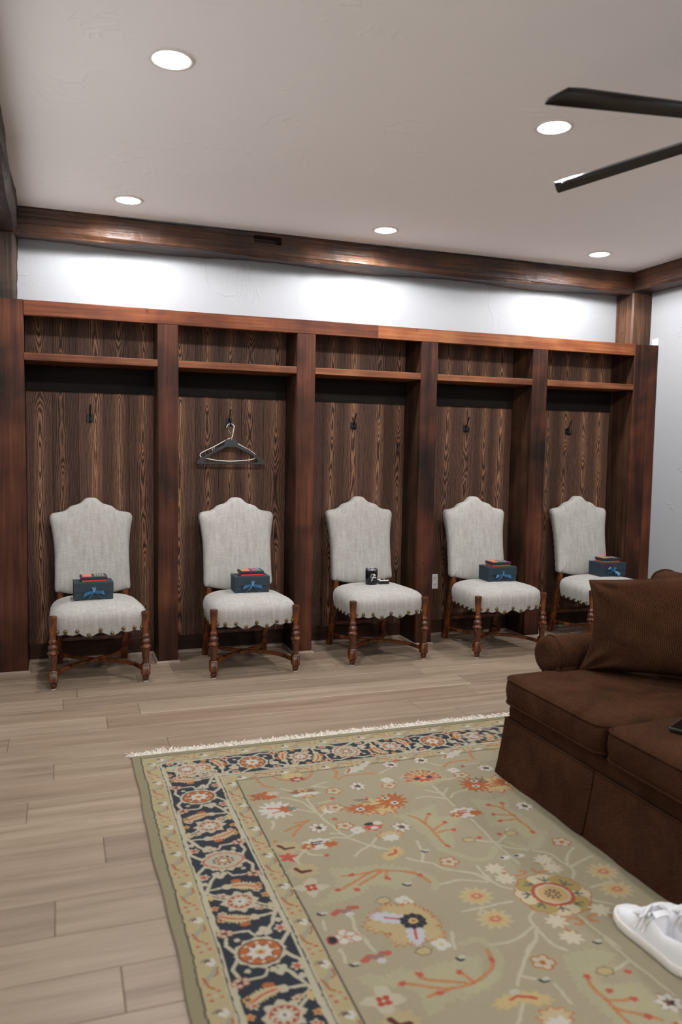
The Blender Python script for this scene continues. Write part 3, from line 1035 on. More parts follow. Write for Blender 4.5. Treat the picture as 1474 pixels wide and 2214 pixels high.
# ================================================================== GIFTS ON THE SEATS
def strip(bm, pts, w, wdir, th=0.0012):
    """satin ribbon: thin band along points, width along wdir"""
    pts = [Vector(q) for q in pts]
    wv = Vector(wdir).normalized()
    rings = []
    for i, q in enumerate(pts):
        t_ = (pts[min(i + 1, len(pts) - 1)] - pts[max(i - 1, 0)]).normalized()
        nn = t_.cross(wv).normalized()
        ww = w[i] if isinstance(w, (list, tuple)) else w
        rings.append([bm.verts.new(q + wv * (ww / 2 * a) + nn * (th / 2 * b)) for a, b in ((-1, -1), (1, -1), (1, 1), (-1, 1))])
    for a, b in zip(rings, rings[1:]):
        for j in range(4):
            bm.faces.new((a[j], a[(j + 1) % 4], b[(j + 1) % 4], b[j]))
    bm.faces.new(rings[0])
    bm.faces.new(rings[-1])
SEATZ = 0.4952
def gift(x, y, rz, lab, bowrot, z=SEATZ, flip=1):
    W, D, Hh = 0.230, 0.150, 0.104
    t = empty('gift_box', (x, y, z), rz, label='dark teal gift box with a blue ribbon bow on the ' + lab, cat='gift box', group='teal gift boxes on the chairs')
    bm = B()
    box(bm, -W / 2 + 0.002, W / 2 - 0.002, 0.002, D, 0, Hh - 0.006, 0.001)
    obj('body', bm, 'teal', t)
    bm = B()
    box(bm, -W / 2, W / 2, -0.0005, D + 0.001, Hh - 0.0055, Hh, 0.001)
    box(bm, -W / 2, W / 2, -0.0015, 0.0015, 0.044, Hh - 0.005, 0.0006)
    obj('flap_lid', bm, 'teal', t)
    bm = B()
    f = flip
    zc = 0.045
    strip(bm, [(0, -0.003, 0.072), (0.001, -0.004, 0.062), (0, -0.008, zc + 0.003)], [0.024, 0.016, 0.008], (1, 0, 0))
    lp = smooth_pts([(0, -0.006, zc), (-f * 0.018, -0.012, zc - 0.001), (-f * 0.040, -0.026, zc - 0.006), (-f * 0.052, -0.022, zc - 0.012), (-f * 0.044, -0.009, zc - 0.012), (-f * 0.020, -0.005, zc - 0.004), (0, -0.005, zc)], 5)
    strip(bm, lp, [0.010 + 0.014 * math.sin(PI * i_ / (len(lp) - 1)) for i_ in range(len(lp))], (f * 0.25, 0.1, 1))
    lp = smooth_pts([(0, -0.006, zc), (f * 0.018, -0.012, zc + 0.001), (f * 0.040, -0.024, zc), (f * 0.050, -0.020, zc - 0.004), (f * 0.042, -0.009, zc - 0.004), (f * 0.020, -0.005, zc), (0, -0.005, zc)], 5)
    strip(bm, lp, [0.010 + 0.013 * math.sin(PI * i_ / (len(lp) - 1)) for i_ in range(len(lp))], (-f * 0.2, 0.1, 1))
    strip(bm, smooth_pts([(0, -0.009, zc), (-f * 0.018, -0.013, zc - 0.022), (-f * 0.038, -0.020, zc - 0.040)], 4), 0.016, (0.8, 0, 0.6))
    strip(bm, smooth_pts([(0, -0.009, zc), (f * 0.026, -0.013, zc - 0.020), (f * 0.054, -0.020, zc - 0.038)], 4), 0.016, (-0.8, 0, 0.6))
    ball(bm, (0, -0.009, zc), 0.006, 8)
    for v in bm.verts:
        v.co = Vector((v.co.x * 1.18, v.co.y * 1.2, zc + (v.co.z - zc) * 1.12))
    b = obj('ribbon_bow', bm, 'ribbon', t, True, angle=60)
    c, s = math.cos(bowrot), math.sin(bowrot)
    for v in b.data.vertices:
        px, pz = v.co.x, v.co.z - zc
        v.co.x, v.co.z = px * c - pz * s, max(0.0015, zc + px * s + pz * c)
    # card box on top
    t2 = empty('card_box', (x, y, z), rz, label='navy and red card box on the gift box of the ' + lab, cat='card box', group='small card boxes on the gift boxes')
    z0 = Hh + 0.0004
    cx, cy = 0.004, 0.028
    bm = B()
    box(bm, cx - 0.072, cx + 0.072, cy, cy + 0.10, z0, z0 + 0.0125, 0.001)
    obj('base', bm, 'redcard', t2)
    bm = B()
    box(bm, cx - 0.078, cx + 0.078, cy - 0.006, cy + 0.104, z0 + 0.0128, z0 + 0.0325, 0.003)
    li = obj('lid', bm, 'navy', t2)
    bm = B()
    box(bm, cx - 0.066, cx - 0.012, cy + 0.002, cy + 0.096, z0 + 0.0326, z0 + 0.0332)
    obj('label_patch', bm, 'orange', li)
    bm = B()
    for i_ in range(4):
        for j_ in range(4):
            a = cx + 0.004 + i_ * 0.015
            b_ = cy + 0.012 + j_ * 0.021
            box(bm, a, a + 0.008 + 0.004 * ((i_ + j_) % 2), b_, b_ + 0.006, z0 + 0.0326, z0 + 0.0331)
    obj('lettering', bm, 'cream', li)
gift(0.386, -0.252, math.radians(2.5), 'leftmost chair', 0.0)
gift(1.366, -0.252, math.radians(-1.0), 'chair before the hangers', -0.1)
gift(3.215, -0.252, math.radians(-1.5), 'chair beside the power outlet', -0.15)
gift(4.180, -0.252, math.radians(-1.5), 'chair at the right end', -0.6)

# tumbler with the hand-lettered words on it
t = empty('tumbler', (2.240, -0.135, SEATZ), label='black tumbler lettered in white script on the middle chair', cat='tumbler')
bm = B()
lathe(bm, [(0, 0.036), (0.002, 0.039), (0.006, 0.0415), (0.098, 0.0435), (0.099, 0.0425), (0.099, 0.036)], 48)
obj('body', bm, 'gloss', t, True, angle=40)
bm = B()
lathe(bm, [(0.0992, 0.0425), (0.108, 0.0428), (0.110, 0.041), (0.1085, 0.039), (0.100, 0.0385)], 48, cap=False)
obj('rim', bm, 'steel', t, True)
bm = B()
lathe(bm, [(0.1005, 0.0383), (0.1065, 0.0383), (0.1065, 0.004)], 40)
obj('lid', bm, 'gloss', t, True, angle=40)
# strokes in millimetres on the unrolled wall (x right, z up), spelling 'the Groom'
STROKES = [
    [(4, 21), (0, 26), (-7, 25), (-12, 16), (-12, 6), (-8, 1), (-3, 4), (1, 13), (2, 18), (1, 2), (-2, -10), (-7, -17), (-9, -13), (-5, -4), (2, 2)],
    [(2, 2), (4, 8), (5, 10), (5, 7), (8, 8)],
    [(8, 8), (7, 4), (9, 2), (11, 5), (10, 8), (8, 7), (12, 7)],
    [(12, 7), (11, 4), (13, 2), (15, 5), (14, 8), (12, 7), (16, 7)],
    [(16, 2), (17, 8), (18, 3), (19, 8), (20, 3), (21, 8), (22, 3), (24, 4)],
    [(6, 16), (7, 28), (7, 16), (9, 15)], [(4, 23), (10, 24)],
    [(10, 14), (12, 29), (11, 15), (13, 20), (14, 15)],
    [(14, 17), (17, 19), (17, 21), (15, 20), (15, 16), (19, 16)]]
bm = B()
for st in STROKES:
    pts = []
    for q in smooth_pts([(a, 0, b) for a, b in st], 4):
        zz = 0.047 + q.z * 0.00112
        r = 0.0416 + 0.002 * (zz - 0.006) / 0.092
        a = -PI / 2 - 0.12 + (q.x * 0.00112) / r
        pts.append((r * math.cos(a), r * math.sin(a), zz))
    tube(bm, pts, 0.00085, 6)
obj('lettering', bm, 'print', t, label='white hand-lettered script reading the Groom')
t = empty('cufflink_box', (2.332, -0.135, SEATZ - 0.0005), math.radians(-4), label='small black box of cufflinks beside the tumbler', cat='cufflink box')
bm = B()
box(bm, -0.036, 0.036, -0.02, 0.035, 0, 0.020, 0.001)
obj('tray', bm, 'black', t)
bm = B()
box(bm, -0.033, 0.033, -0.017, 0.032, 0.0203, 0.026, 0.001)
ins = obj('insert', bm, 'whitep', t)
for s in (-0.009, 0.019):
    bm = B()
    box(bm, s - 0.009, s + 0.009, -0.008, 0.016, 0.0262, 0.034, 0.0015)
    obj('cufflink', bm, 'black', t)

# ================================================================== HANGERS
HX, HZ, K = 1.323, 1.315, 0.000441
hp = lambda x, y: ((x - 722) * K, (990 - y) * K)
t = empty('clothes_hanger', (HX, 0.238, HZ), label='black plastic suit hanger hanging in the second bay', cat='hanger', group='hangers in the second bay')
outer = [hp(*q) for q in [(640, 605), (790, 600), (830, 680), (1000, 760), (1130, 850), (1230, 910), (1262, 945), (1268, 970), (1262, 990), (182, 990), (178, 970), (186, 945), (215, 915), (320, 855), (450, 770), (600, 690)]]
inner = [hp(*q) for q in [(640, 722), (780, 718), (1000, 812), (1115, 885), (1160, 930), (1140, 966), (312, 966), (292, 932), (330, 890), (450, 815)]]
bm = B()
extrude_poly(bm, outer, -0.009, 0.004, [inner])
extrude_poly(bm, [hp(*q) for q in [(640, 605), (790, 600), (835, 695), (600, 700)]], -0.013, -0.009)
obj('body', bm, 'black', t)
bm = B()
pts = smooth_pts([(hp(x, y)[0], -0.004, hp(x, y)[1]) for x, y in [(712, 612), (716, 560), (712, 520), (690, 480), (676, 440), (690, 385), (715, 362), (742, 380)]], 5)
tube(bm, pts, 0.0016, 8)
obj('hook_wire', bm, 'steel', t, True)
bm = B()
lathe(bm, [(0.168, 0.004), (0.188, 0.004), (0.192, 0.002)], 12, hp(712, 0)[0], -0.004)
obj('size_marker', bm, 'redp', t, True, angle=40)
t = empty('clothes_hanger', (HX, 0.258, HZ), label='white plastic tube hanger just behind the black one', cat='hanger', group='hangers in the second bay')
loop = [(720, 590), (815, 655), (980, 745), (1090, 810), (1128, 850), (1112, 895), (1060, 915), (950, 931), (720, 946), (500, 935), (370, 912), (270, 895), (240, 862), (252, 828), (300, 797), (440, 730), (620, 630), (680, 598)]
bm = B()
pts = smooth_pts([(hp(x, y)[0], 0, hp(x, y)[1]) for x, y in loop], 4, True)
tube(bm, pts, 0.0033, 8, True)
for x, y in ((460, 735), (435, 762), (925, 735)):
    a = hp(x, y)
    tube(bm, [(a[0], 0, a[1] + 0.004), (a[0], 0, a[1] - 0.012)], 0.002, 6)
obj('frame', bm, 'whitep', t, True)
bm = B()
pts = smooth_pts([(hp(x, y)[0], -0.008 if y < 420 else -0.002, hp(x, y)[1]) for x, y in [(720, 592), (748, 560), (758, 500), (764, 450), (774, 400), (745, 366), (705, 358), (668, 380), (655, 420)]], 5)
tube(bm, pts, 0.0034, 8)
obj('hook', bm, 'whitep', t, True)

# ================================================================== SOFA (faces the left wall)
SY0, SY1 = -2.245, -4.215
sofa = empty('sofa', (2.0, (SY0 + SY1) / 2, 0.0), label='brown chenille sofa with rolled arms and a pleated skirt', cat='sofa')
sl = Vector((2.0, (SY0 + SY1) / 2, 0.0))
def sobj(name, bm, smooth=True, angle=None, parent=None, mat='sofa'):
    for v in bm.verts:
        v.co -= sl
    return obj(name, bm, mat, parent or sofa, smooth, angle=angle)
bm = B()
box(bm, 2.062, 2.98, SY1 + 0.02, SY0 - 0.02, 0.05, 0.262, 0.01)
lo_ = round_outline([(2.056, SY1 + 0.012), (2.97, SY1 + 0.012), (2.97, SY0 - 0.012), (2.056, SY0 - 0.012)], 0.02)
loft_cushion(bm, lo_, [(0.02, 0.235), (0.004, 0.25), (0.0, 0.27), (0.0, 0.30), (0.006, 0.318), (0.03, 0.325)])
sobj('base', bm, True, 40)
def skirt(pts, nm='skirt_panel'):
    """hanging panel along a floor line, flared out towards the hem; pts with outward normal on the right"""
    bm = B()
    a, b = Vector(pts[0]), Vector(pts[1])
    d = (b - a).normalized()
    nrm = Vector((d.y, -d.x, 0))
    n = max(6, int((b - a).length / 0.05))
    lv = [(0.0, 0.252), (0.006, 0.245), (0.012, 0.20), (0.024, 0.13), (0.038, 0.06), (0.050, 0.012)]
    front, back = [], []
    for i in range(n + 1):
        s = i / n
        q = a.lerp(b, s)
        w = 0.003 * math.sin(s * 9.0 + a.y * 3) + 0.002 * math.sin(s * 23.0)
        front.append([bm.verts.new(q + nrm * (o + w * (0.25 - z) / 0.25) + Vector((0, 0, z))) for o, z in lv])
        back.append([bm.verts.new(q + nrm * (o - 0.009 + w * (0.25 - z) / 0.25) + Vector((0, 0, z))) for o, z in lv])
    for i in range(n):
        for j in range(len(lv) - 1):
            bm.faces.new((front[i][j], front[i + 1][j], front[i + 1][j + 1], front[i][j + 1]))
            bm.faces.new((back[i][j], back[i][j + 1], back[i + 1][j + 1], back[i + 1][j]))
        for j in (0, len(lv) - 1):
            bm.faces.new((front[i][j], front[i + 1][j], back[i + 1][j], back[i][j]))
    for i in (0, n):
        for j in range(len(lv) - 1):
            bm.faces.new((front[i][j], front[i][j + 1], back[i][j + 1], back[i][j]))
    sk = sobj(nm, bm, True, 40)
    bm = B()
    tube(bm, [a.lerp(b, i / 10) + nrm * 0.003 + Vector((0, 0, 0.2535)) for i in range(11)], 0.0042, 8)
    sobj('piping', bm, True, parent=sk)
xs_ = 2.052
skirt([(xs_, SY0 - 0.003, 0), (xs_, -2.872, 0)])
skirt([(xs_, -2.879, 0), (xs_, -3.53, 0)])
skirt([(xs_, -3.537, 0), (xs_, SY1 + 0.003, 0)])
skirt([(2.97, SY0 - 0.012, 0), (xs_ + 0.004, SY0 - 0.012, 0)])
skirt([(xs_ + 0.004, SY1 + 0.012, 0), (2.97, SY1 + 0.012, 0)])
def seat_cushion(poly, rad):
    bm = B()
    L = round_outline(poly, rad, 0.025)
    n = len(L)
    cx = sum(q[0] for q in L) / n
    cy = sum(q[1] for q in L) / n
    crown = lambda x, y: 0.024 * max(0, 1 - ((x - cx) / 0.42) ** 2) * max(0, 1 - ((y - cy) / 0.36) ** 2)
    rings = loft_cushion(bm, L, [(0.03, 0.327), (0.012, 0.330), (0.006, 0.339), (0.001, 0.36), (-0.003, 0.39), (0.0, 0.42), (0.005, 0.435), (0.014, 0.444), (0.032, 0.451), (0.055, 0.455)], lambda x, y, z: crown(x, y) if z > 0.44 else 0)
    top = [f for f in bm.faces if len(f.verts) == n and f.calc_center_median().z > 0.42]
    bmesh.ops.triangulate(bm, faces=top)
    c = sobj('seat_cushion', bm, True, 50)
    bm = B()
    for zz, ins in ((0.4405, 0.004), (0.338, 0.003)):
        tube(bm, [(x, y, zz) for x, y in inset_loop(L, ins)], 0.0048, 6, True)
    sobj('piping', bm, True, parent=c)
seat_cushion([(2.018, -2.938), (2.80, -2.938), (2.80, -2.292), (2.268, -2.292), (2.262, -2.248), (2.018, -2.248)], [0.07, 0.02, 0.02, 0.012, 0.022, 0.085])
seat_cushion([(2.018, -3.512), (2.80, -3.512), (2.80, -2.944), (2.018, -2.944)], [0.07, 0.02, 0.02, 0.07])
seat_cushion([(2.018, -4.212), (2.262, -4.212), (2.268, -4.168), (2.80, -4.168), (2.80, -3.518), (2.018, -3.518)], [0.05, 0.022, 0.012, 0.02, 0.02, 0.05])
def arm(yc, s):
    bm = B()
    seg = 28
    R, zc = 0.086, 0.507
    prof = [(2.262, 0.02), (2.258, 0.045), (2.262, 0.068), (2.274, 0.082), (2.292, 0.0858), (2.308, 0.0855), (2.5, 0.086), (2.83, 0.086)]
    rings = []
    for x, r in prof:
        rings.append([bm.verts.new((x, yc + r * math.cos(2 * PI * j / seg), zc + r * 1.0 * math.sin(2 * PI * j / seg))) for j in range(seg)])
    for a, b in zip(rings, rings[1:]):
        for j in range(seg):
            bm.faces.new((a[j], a[(j + 1) % seg], b[(j + 1) % seg], b[j]))
    bm.faces.new(rings[0])
    bm.faces.new(rings[-1])
    y0, y1 = sorted((yc - s * 0.074, yc + s * 0.035))
    box(bm, 2.276, 2.83, y0, y1, 0.24, zc, 0.012)
    a = sobj('arm', bm, True, 45)
    bm = B()
    tube(bm, [(2.308, yc + 0.0875 * math.cos(t_), zc + 0.0875 * math.sin(t_)) for t_ in [2 * PI * j / 32 for j in range(32)]], 0.0045, 6, True)
    sobj('piping', bm, True, parent=a)
arm(-2.204, 1)
arm(-4.256, -1)
bm = B()
L = round_outline([(2.80, 0.30), (2.99, 0.30), (2.985, 0.80), (2.965, 0.865), (2.90, 0.885), (2.83, 0.868), (2.80, 0.79)], [0.01, 0.01, 0.04, 0.03, 0.03, 0.03, 0.04], 0.03)
rings = []
for ins, y in ((0.03, SY0 + 0.030), (0.008, SY0 + 0.022), (0.0, SY0 + 0.0), (0.0, -3.2), (0.0, SY1 - 0.0), (0.008, SY1 - 0.022), (0.03, SY1 - 0.030)):
    rings.append([bm.verts.new((x, y, z)) for x, z in (inset_loop(L, ins) if ins else L)])
for a, b in zip(rings, rings[1:]):
    for j in range(len(L)):
        bm.faces.new((a[j], a[(j + 1) % len(L)], b[(j + 1) % len(L)], b[j]))
bm.faces.new(rings[0])
bm.faces.new(rings[-1])
bk = sobj('back', bm, True, 45)
bm = B()
tube(bm, [(x, SY0 + 0.006, z) for x, z in inset_loop(L, -0.001)], 0.0045, 6, True)
sobj('piping', bm, True, parent=bk)

# loose pillow propped between the far arm and the back
def pillow_xz(u, v, w, h):
    pin = 0.085
    x = w / 2 * u * (1 - pin * (1 - v * v) * u * u)
    z = h / 2 * v * (1 - pin * (1 - u * u) * v * v)
    if v > 0:
        z *= 1 + 0.17 * u * v
    else:
        x *= 1 + (0.13 * v * v if u < 0 else 0.05 * v * v)
    return x, z
def pillow_mesh(w, h, t):
    bm = B()
    n = 40
    def P(u, v, side):
        x, z = pillow_xz(u, v, w, h)
        th = t / 2 * max(0.0, (1 - u * u) * (1 - v * v)) ** 0.40
        # creases running out of the corners
        cr = 0
        for cu, cv in ((-1, 1), (-1, -1), (1, 1), (1, -1)):
            du, dv = (u - cu) * -cu, (v - cv) * -cv
            rad = math.hypot(du, dv)
            ang = math.atan2(dv, du + 1e-6)
            cr += 0.012 * math.sin(ang * 9 + cu) * math.exp(-((rad - 0.35) / 0.22) ** 2)
        cr += 0.005 * math.sin(7 * u + 4 * v) * math.cos(5 * v - 2 * u)
        return (x, side * max(0.0, th + cr * min(1, th * 22)), z)
    for side in (-1, 1):
        g = [[bm.verts.new(P(-math.cos(PI * i / n), -math.cos(PI * j / n), side)) for j in range(n + 1)] for i in range(n + 1)]
        for i in range(n):
            for j in range(n):
                bm.faces.new((g[i][j], g[i + 1][j], g[i + 1][j + 1], g[i][j + 1]))
    bmesh.ops.remove_doubles(bm, verts=bm.verts, dist=0.0005)
    return bm
pil = empty('throw_pillow', (2.588, -2.565, 0.480), label='big brown pillow propped in the far corner of the sofa', cat='pillow')
pil.rotation_euler = (0, 0, math.atan2(-0.74, 0.67))
po = obj('cushion', pillow_mesh(0.60, 0.44, 0.21), 'sofa', pil, True)
po.location = (0, 0.045, 0.212)
po.rotation_euler = (math.radians(-10), math.radians(-3), 0)
bm = B()
ed = []
for i in range(96):
    a = i / 96 * 4
    sgm, q = int(a), (a % 1) * 2 - 1
    u, v = [(q, -1), (1, q), (-q, 1), (-1, -q)][sgm]
    x, z = pillow_xz(u, v, 0.60, 0.44)
    ed.append((x, 0, z))
tube(bm, ed, 0.0042, 6, True)
obj('piping', bm, 'sofa', po, True)

# black phone wallet on the second cushion
t = empty('phone', (2.262, -3.092, 0.470), math.radians(-62), label='black phone in a leather case on the sofa cushion', cat='phone')
bm = B()
L = round_outline([(-0.038, -0.075), (0.038, -0.075), (0.038, 0.075), (-0.038, 0.075)], 0.010, 0.02)
loft_cushion(bm, L, [(0.002, 0.0), (0.0, 0.002), (0.0, 0.010), (0.002, 0.012)])
obj('case', bm, 'phone', t, True, angle=40)
bm = B()
loft_cushion(bm, inset_loop(L, 0.004), [(0.0, 0.0121), (0.0, 0.0128)])
obj('screen', bm, 'gloss', t)

# ================================================================== SNEAKERS
def interp(tab, s):
    for (a, x), (b, y) in zip(tab, tab[1:]):
        if a <= s <= b:
            q = (s - a) / (b - a)
            q = q * q * (3 - 2 * q)
            return x + (y - x) * q
    return tab[-1][1]
HW = [(0, .024), (.04, .033), (.12, .0375), (.30, .0385), (.5, .043), (.68, .049), (.80, .0485), (.90, .041), (.96, .029), (1.0, .010)]
HT = [(0, .092), (.06, .100), (.16, .092), (.26, .084), (.36, .093), (.44, .104), (.52, .098), (.62, .080), (.74, .064), (.86, .055), (.94, .046), (1.0, .034)]
SOLE = 0.026
def shoe_surf(s, th, off=0.0):
    hw, ht = interp(HW, s) + off, interp(HT, s) + off
    e = 0.62
    c, sn = math.cos(th), math.sin(th)
    lean = 0.80 if s > 0.45 else 0.86
    zt = abs(sn) ** e
    x = hw * math.copysign(abs(c) ** e, c) * (1 - (1 - lean) * zt)
    return Vector((x, -0.15 + 0.30 * s, SOLE + (ht - SOLE) * zt))
def make_shoe():
    t = empty('sneaker')
    bm = B()
    L = [(interp(HW, i / 40) + 0.005, -0.152 + 0.307 * i / 40) for i in range(41)]
    O = L + [(-x, y) for x, y in reversed(L)]
    loft_cushion(bm, O, [(0.006, 0.0), (0.001, 0.003), (0.0, 0.010), (0.0, 0.022), (0.003, 0.0275), (0.008, 0.0285)], lambda x, y, z: 0.010 * max(0, (y - 0.09) / 0.06) ** 2 * (1 if z < 0.005 else 0.6))
    obj('sole', bm, 'shoeS', t, True, angle=50)
    bm = B()
    n, m = 44, 20
    g = []
    for i in range(n + 1):
        s = i / n
        row = []
        for j in range(m + 1):
            th = PI * j / m
            q = shoe_surf(s, th)
            if 0.055 < s < 0.42 and 7 <= j <= m - 7:
                q.z = 0.040
                q.x *= 0.95
            row.append(bm.verts.new(q))
        g.append(row)
    for i in range(n):
        for j in range(m):
            bm.faces.new((g[i][j], g[i + 1][j], g[i + 1][j + 1], g[i][j + 1]))
    bm.faces.new(g[0])
    bm.faces.new(g[-1])
    up_ = obj('upper', bm, 'shoeL', t, True, angle=60)
    bm = B()
    rows = []
    for i in range(9):
        s = 0.37 + 0.24 * i / 8
        rows.append([bm.verts.new(shoe_surf(s, PI / 2 + a, 0.004 + 0.012 * (1 - i / 8)) ) for a in (-0.42, -0.2, 0, 0.2, 0.42)])
    for a, b in zip(rows, rows[1:]):
        for j in range(4):
            bm.faces.new((a[j], a[j + 1], b[j + 1], b[j]))
    r = bmesh.ops.solidify(bm, geom=bm.faces[:], thickness=0.006)
    obj('tongue', bm, 'shoeL', t, True)
    for i in range(5):
        s = 0.46 + 0.042 * i
        bm = B()
        tube(bm, [shoe_surf(s + 0.012 * math.cos(a), PI / 2 + a, 0.0075) for a in [-0.75 + 1.5 * j / 8 for j in range(9)]], 0.0034, 6, flat=1.5)
        obj('lace', bm, 'shoeL', t, True)
    bm = B()
    for sg in (-1, 1):
        lp = smooth_pts([(0, 0.012, 0.108), (sg * 0.02, 0.002, 0.116), (sg * 0.042, -0.004, 0.098), (sg * 0.046, 0.008, 0.086), (sg * 0.02, 0.014, 0.104), (0, 0.012, 0.108)], 5)
        tube(bm, lp, 0.0028, 6, flat=1.6)
    obj('lace_bow', bm, 'shoeL', t, True)
    for sg in (0, 1):
        for i in range(3):
            bm = B()
            rows = []
            for j in range(8):
                q = j / 7
                th = 0.12 + 0.72 * q
                s0 = 0.60 - 0.055 * i - 0.06 * q
                th2 = th if sg == 0 else PI - th
                rows.append([bm.verts.new(shoe_surf(s0 + d, th2, 0.0016)) for d in (-0.010, 0.010)])
            for a, b in zip(rows, rows[1:]):
                bm.faces.new((a[0], a[1], b[1], b[0]))
            bmesh.ops.solidify(bm, geom=bm.faces[:], thickness=0.0014)
            obj('stripe', bm, 'shoeS', up_, True)
    bm = B()
    bar(bm, [(0, -0.149, 0.050), (0, -0.153, 0.075), (0, -0.150, 0.104)], 0.026, 0.005, (0, 1, 0))
    obj('heel_tab', bm, 'shoeS', t)
    return t
RUGZ = 0.0102
sh = make_shoe()
sh.location = (1.803, -3.488, RUGZ)
sh.rotation_euler = (0, 0, math.radians(-2))
tag(sh, 'white sneaker on the rug, nearer the camera, toe towards the lockers', 'shoe', 'pair of white sneakers')
s2_ = copy_tree(sh)
s2_.location = (1.922, -3.512, RUGZ)
s2_.rotation_euler = (0, 0, math.radians(3))
tag(s2_, 'white sneaker at the picture edge, tucked against the sofa skirt', 'shoe', 'pair of white sneakers')

# ================================================================== RUG
RU, RV = 238.0, 314.0            # width and length in centimetres
RX, RY = 0.49, -1.60             # far left corner
CELL = 0.3
NU, NV = int(RU / CELL) + 1, int(RV / CELL) + 1
GU, GV = np.meshgrid(np.arange(NU) * CELL, np.arange(NV) * CELL, indexing='ij')
CAN = np.zeros((NU, NV, 3), np.float32)
rr_ = np.random.RandomState(5)
def low(nu, nv):
    q = rr_.uniform(-1, 1, (nu, nv))
    iu = np.linspace(0, nu - 1.001, NU)
    iv = np.linspace(0, nv - 1.001, NV)
    a, b = iu.astype(int), iv.astype(int)
    fu, fv = (iu - a)[:, None], (iv - b)[None, :]
    return q[np.ix_(a, b)] * (1 - fu) * (1 - fv) + q[np.ix_(a + 1, b)] * fu * (1 - fv) + q[np.ix_(a, b + 1)] * (1 - fu) * fv + q[np.ix_(a + 1, b + 1)] * fu * fv
WU, WV = GU + 0.22 * low(120, 160) , GV + 0.22 * low(120, 160)
C3 = lambda r, g, b: np.array(srgb(r, g, b)[:3], np.float32) * np.array([0.56, 0.57, 0.61], np.float32)
FIELD, OLIVE, GOLD, NAVY, CREAM = C3(170, 157, 124), C3(150, 138, 104), C3(182, 165, 120), C3(44, 49, 56), C3(192, 181, 150)
ORNG, REDC, YEL, GRN, WHT, DRKC, GRY, PUR, BRN, VINE, LAV, LINE = C3(178, 100, 50), C3(188, 84, 64), C3(198, 172, 116), C3(180, 173, 134), C3(206, 198, 178), C3(44, 42, 44), C3(128, 124, 110), C3(84, 58, 68), C3(112, 76, 52), C3(194, 184, 150), C3(196, 192, 190), C3(84, 80, 68)
def win(u0, u1, v0, v1):
    a, b = max(0, int(u0 / CELL) - 1), min(NU, int(u1 / CELL) + 2)
    c, d = max(0, int(v0 / CELL) - 1), min(NV, int(v1 / CELL) + 2)
    if b <= a or d <= c:
        return None
    return slice(a, b), slice(c, d)
def poly(P, col, al=1.0):
    P = [(float(a), float(b)) for a, b in P]
    us, vs = [q[0] for q in P], [q[1] for q in P]
    w = win(min(us) - .5, max(us) + .5, min(vs) - .5, max(vs) + .5)
    if w is None:
        return
    X, Y = WU[w], WV[w]
    ins_ = np.zeros(X.shape, bool)
    for (x0, y0), (x1, y1) in zip(P, P[1:] + P[:1]):
        if y0 == y1:
            continue
        ins_ ^= ((y0 > Y) != (y1 > Y)) & (X < (x1 - x0) * (Y - y0) / (y1 - y0) + x0)
    CAN[w][ins_] = CAN[w][ins_] * (1 - al) + col * al
def line(P, wd_, col, al=1.0):
    us, vs = [q[0] for q in P], [q[1] for q in P]
    w = win(min(us) - wd_ - .5, max(us) + wd_ + .5, min(vs) - wd_ - .5, max(vs) + wd_ + .5)
    if w is None:
        return
    X, Y = WU[w], WV[w]
    D = np.full(X.shape, 1e9)
    for (x0, y0), (x1, y1) in zip(P, P[1:]):
        dx, dy = x1 - x0, y1 - y0
        L2 = dx * dx + dy * dy + 1e-9
        t_ = np.clip(((X - x0) * dx + (Y - y0) * dy) / L2, 0, 1)
        D = np.minimum(D, (X - x0 - t_ * dx) ** 2 + (Y - y0 - t_ * dy) ** 2)
    m_ = D < (wd_ / 2) ** 2
    CAN[w][m_] = CAN[w][m_] * (1 - al) + col * al
def rect(u0, u1, v0, v1, col):
    m_ = (WU >= u0) & (WU < u1) & (WV >= v0) & (WV < v1)
    CAN[m_] = col
JR = random.Random(21)
def blob(u, v, ru, rv, col, n=0, amp=0.0, rot=0.0, sharp=1.0, al=1.0, ph=0.0):
    pts = []
    N_ = max(24, n * 8)
    for i in range(N_):
        a = 2 * PI * i / N_
        k_ = 1.0
        if n:
            tr = abs(((a * n / (2 * PI) + ph) % 1) * 2 - 1)
            k_ = 1 + amp * (tr ** sharp * 2 - 1) + JR.uniform(-0.5, 0.5) * amp * 0.8
        x, y = ru * k_ * math.cos(a), rv * k_ * math.sin(a)
        pts.append((u + x * math.cos(rot) - y * math.sin(rot), v + x * math.sin(rot) + y * math.cos(rot)))
    poly(pts, col, al)
def ragged(P, amp, step=1.1, seed=1):
    rg_ = random.Random(seed)
    out = []
    n = len(P)
    for i in range(n):
        a, b = P[i], P[(i + 1) % n]
        L_ = math.hypot(b[0] - a[0], b[1] - a[1])
        k_ = max(1, int(L_ / step))
        for j in range(k_):
            q = j / k_
            nx, ny = (b[1] - a[1]) / L_, -(b[0] - a[0]) / L_
            s = (amp if j % 2 else -amp) * rg_.uniform(0.4, 1.2)
            out.append((a[0] + (b[0] - a[0]) * q + nx * s, a[1] + (b[1] - a[1]) * q + ny * s))
    return out
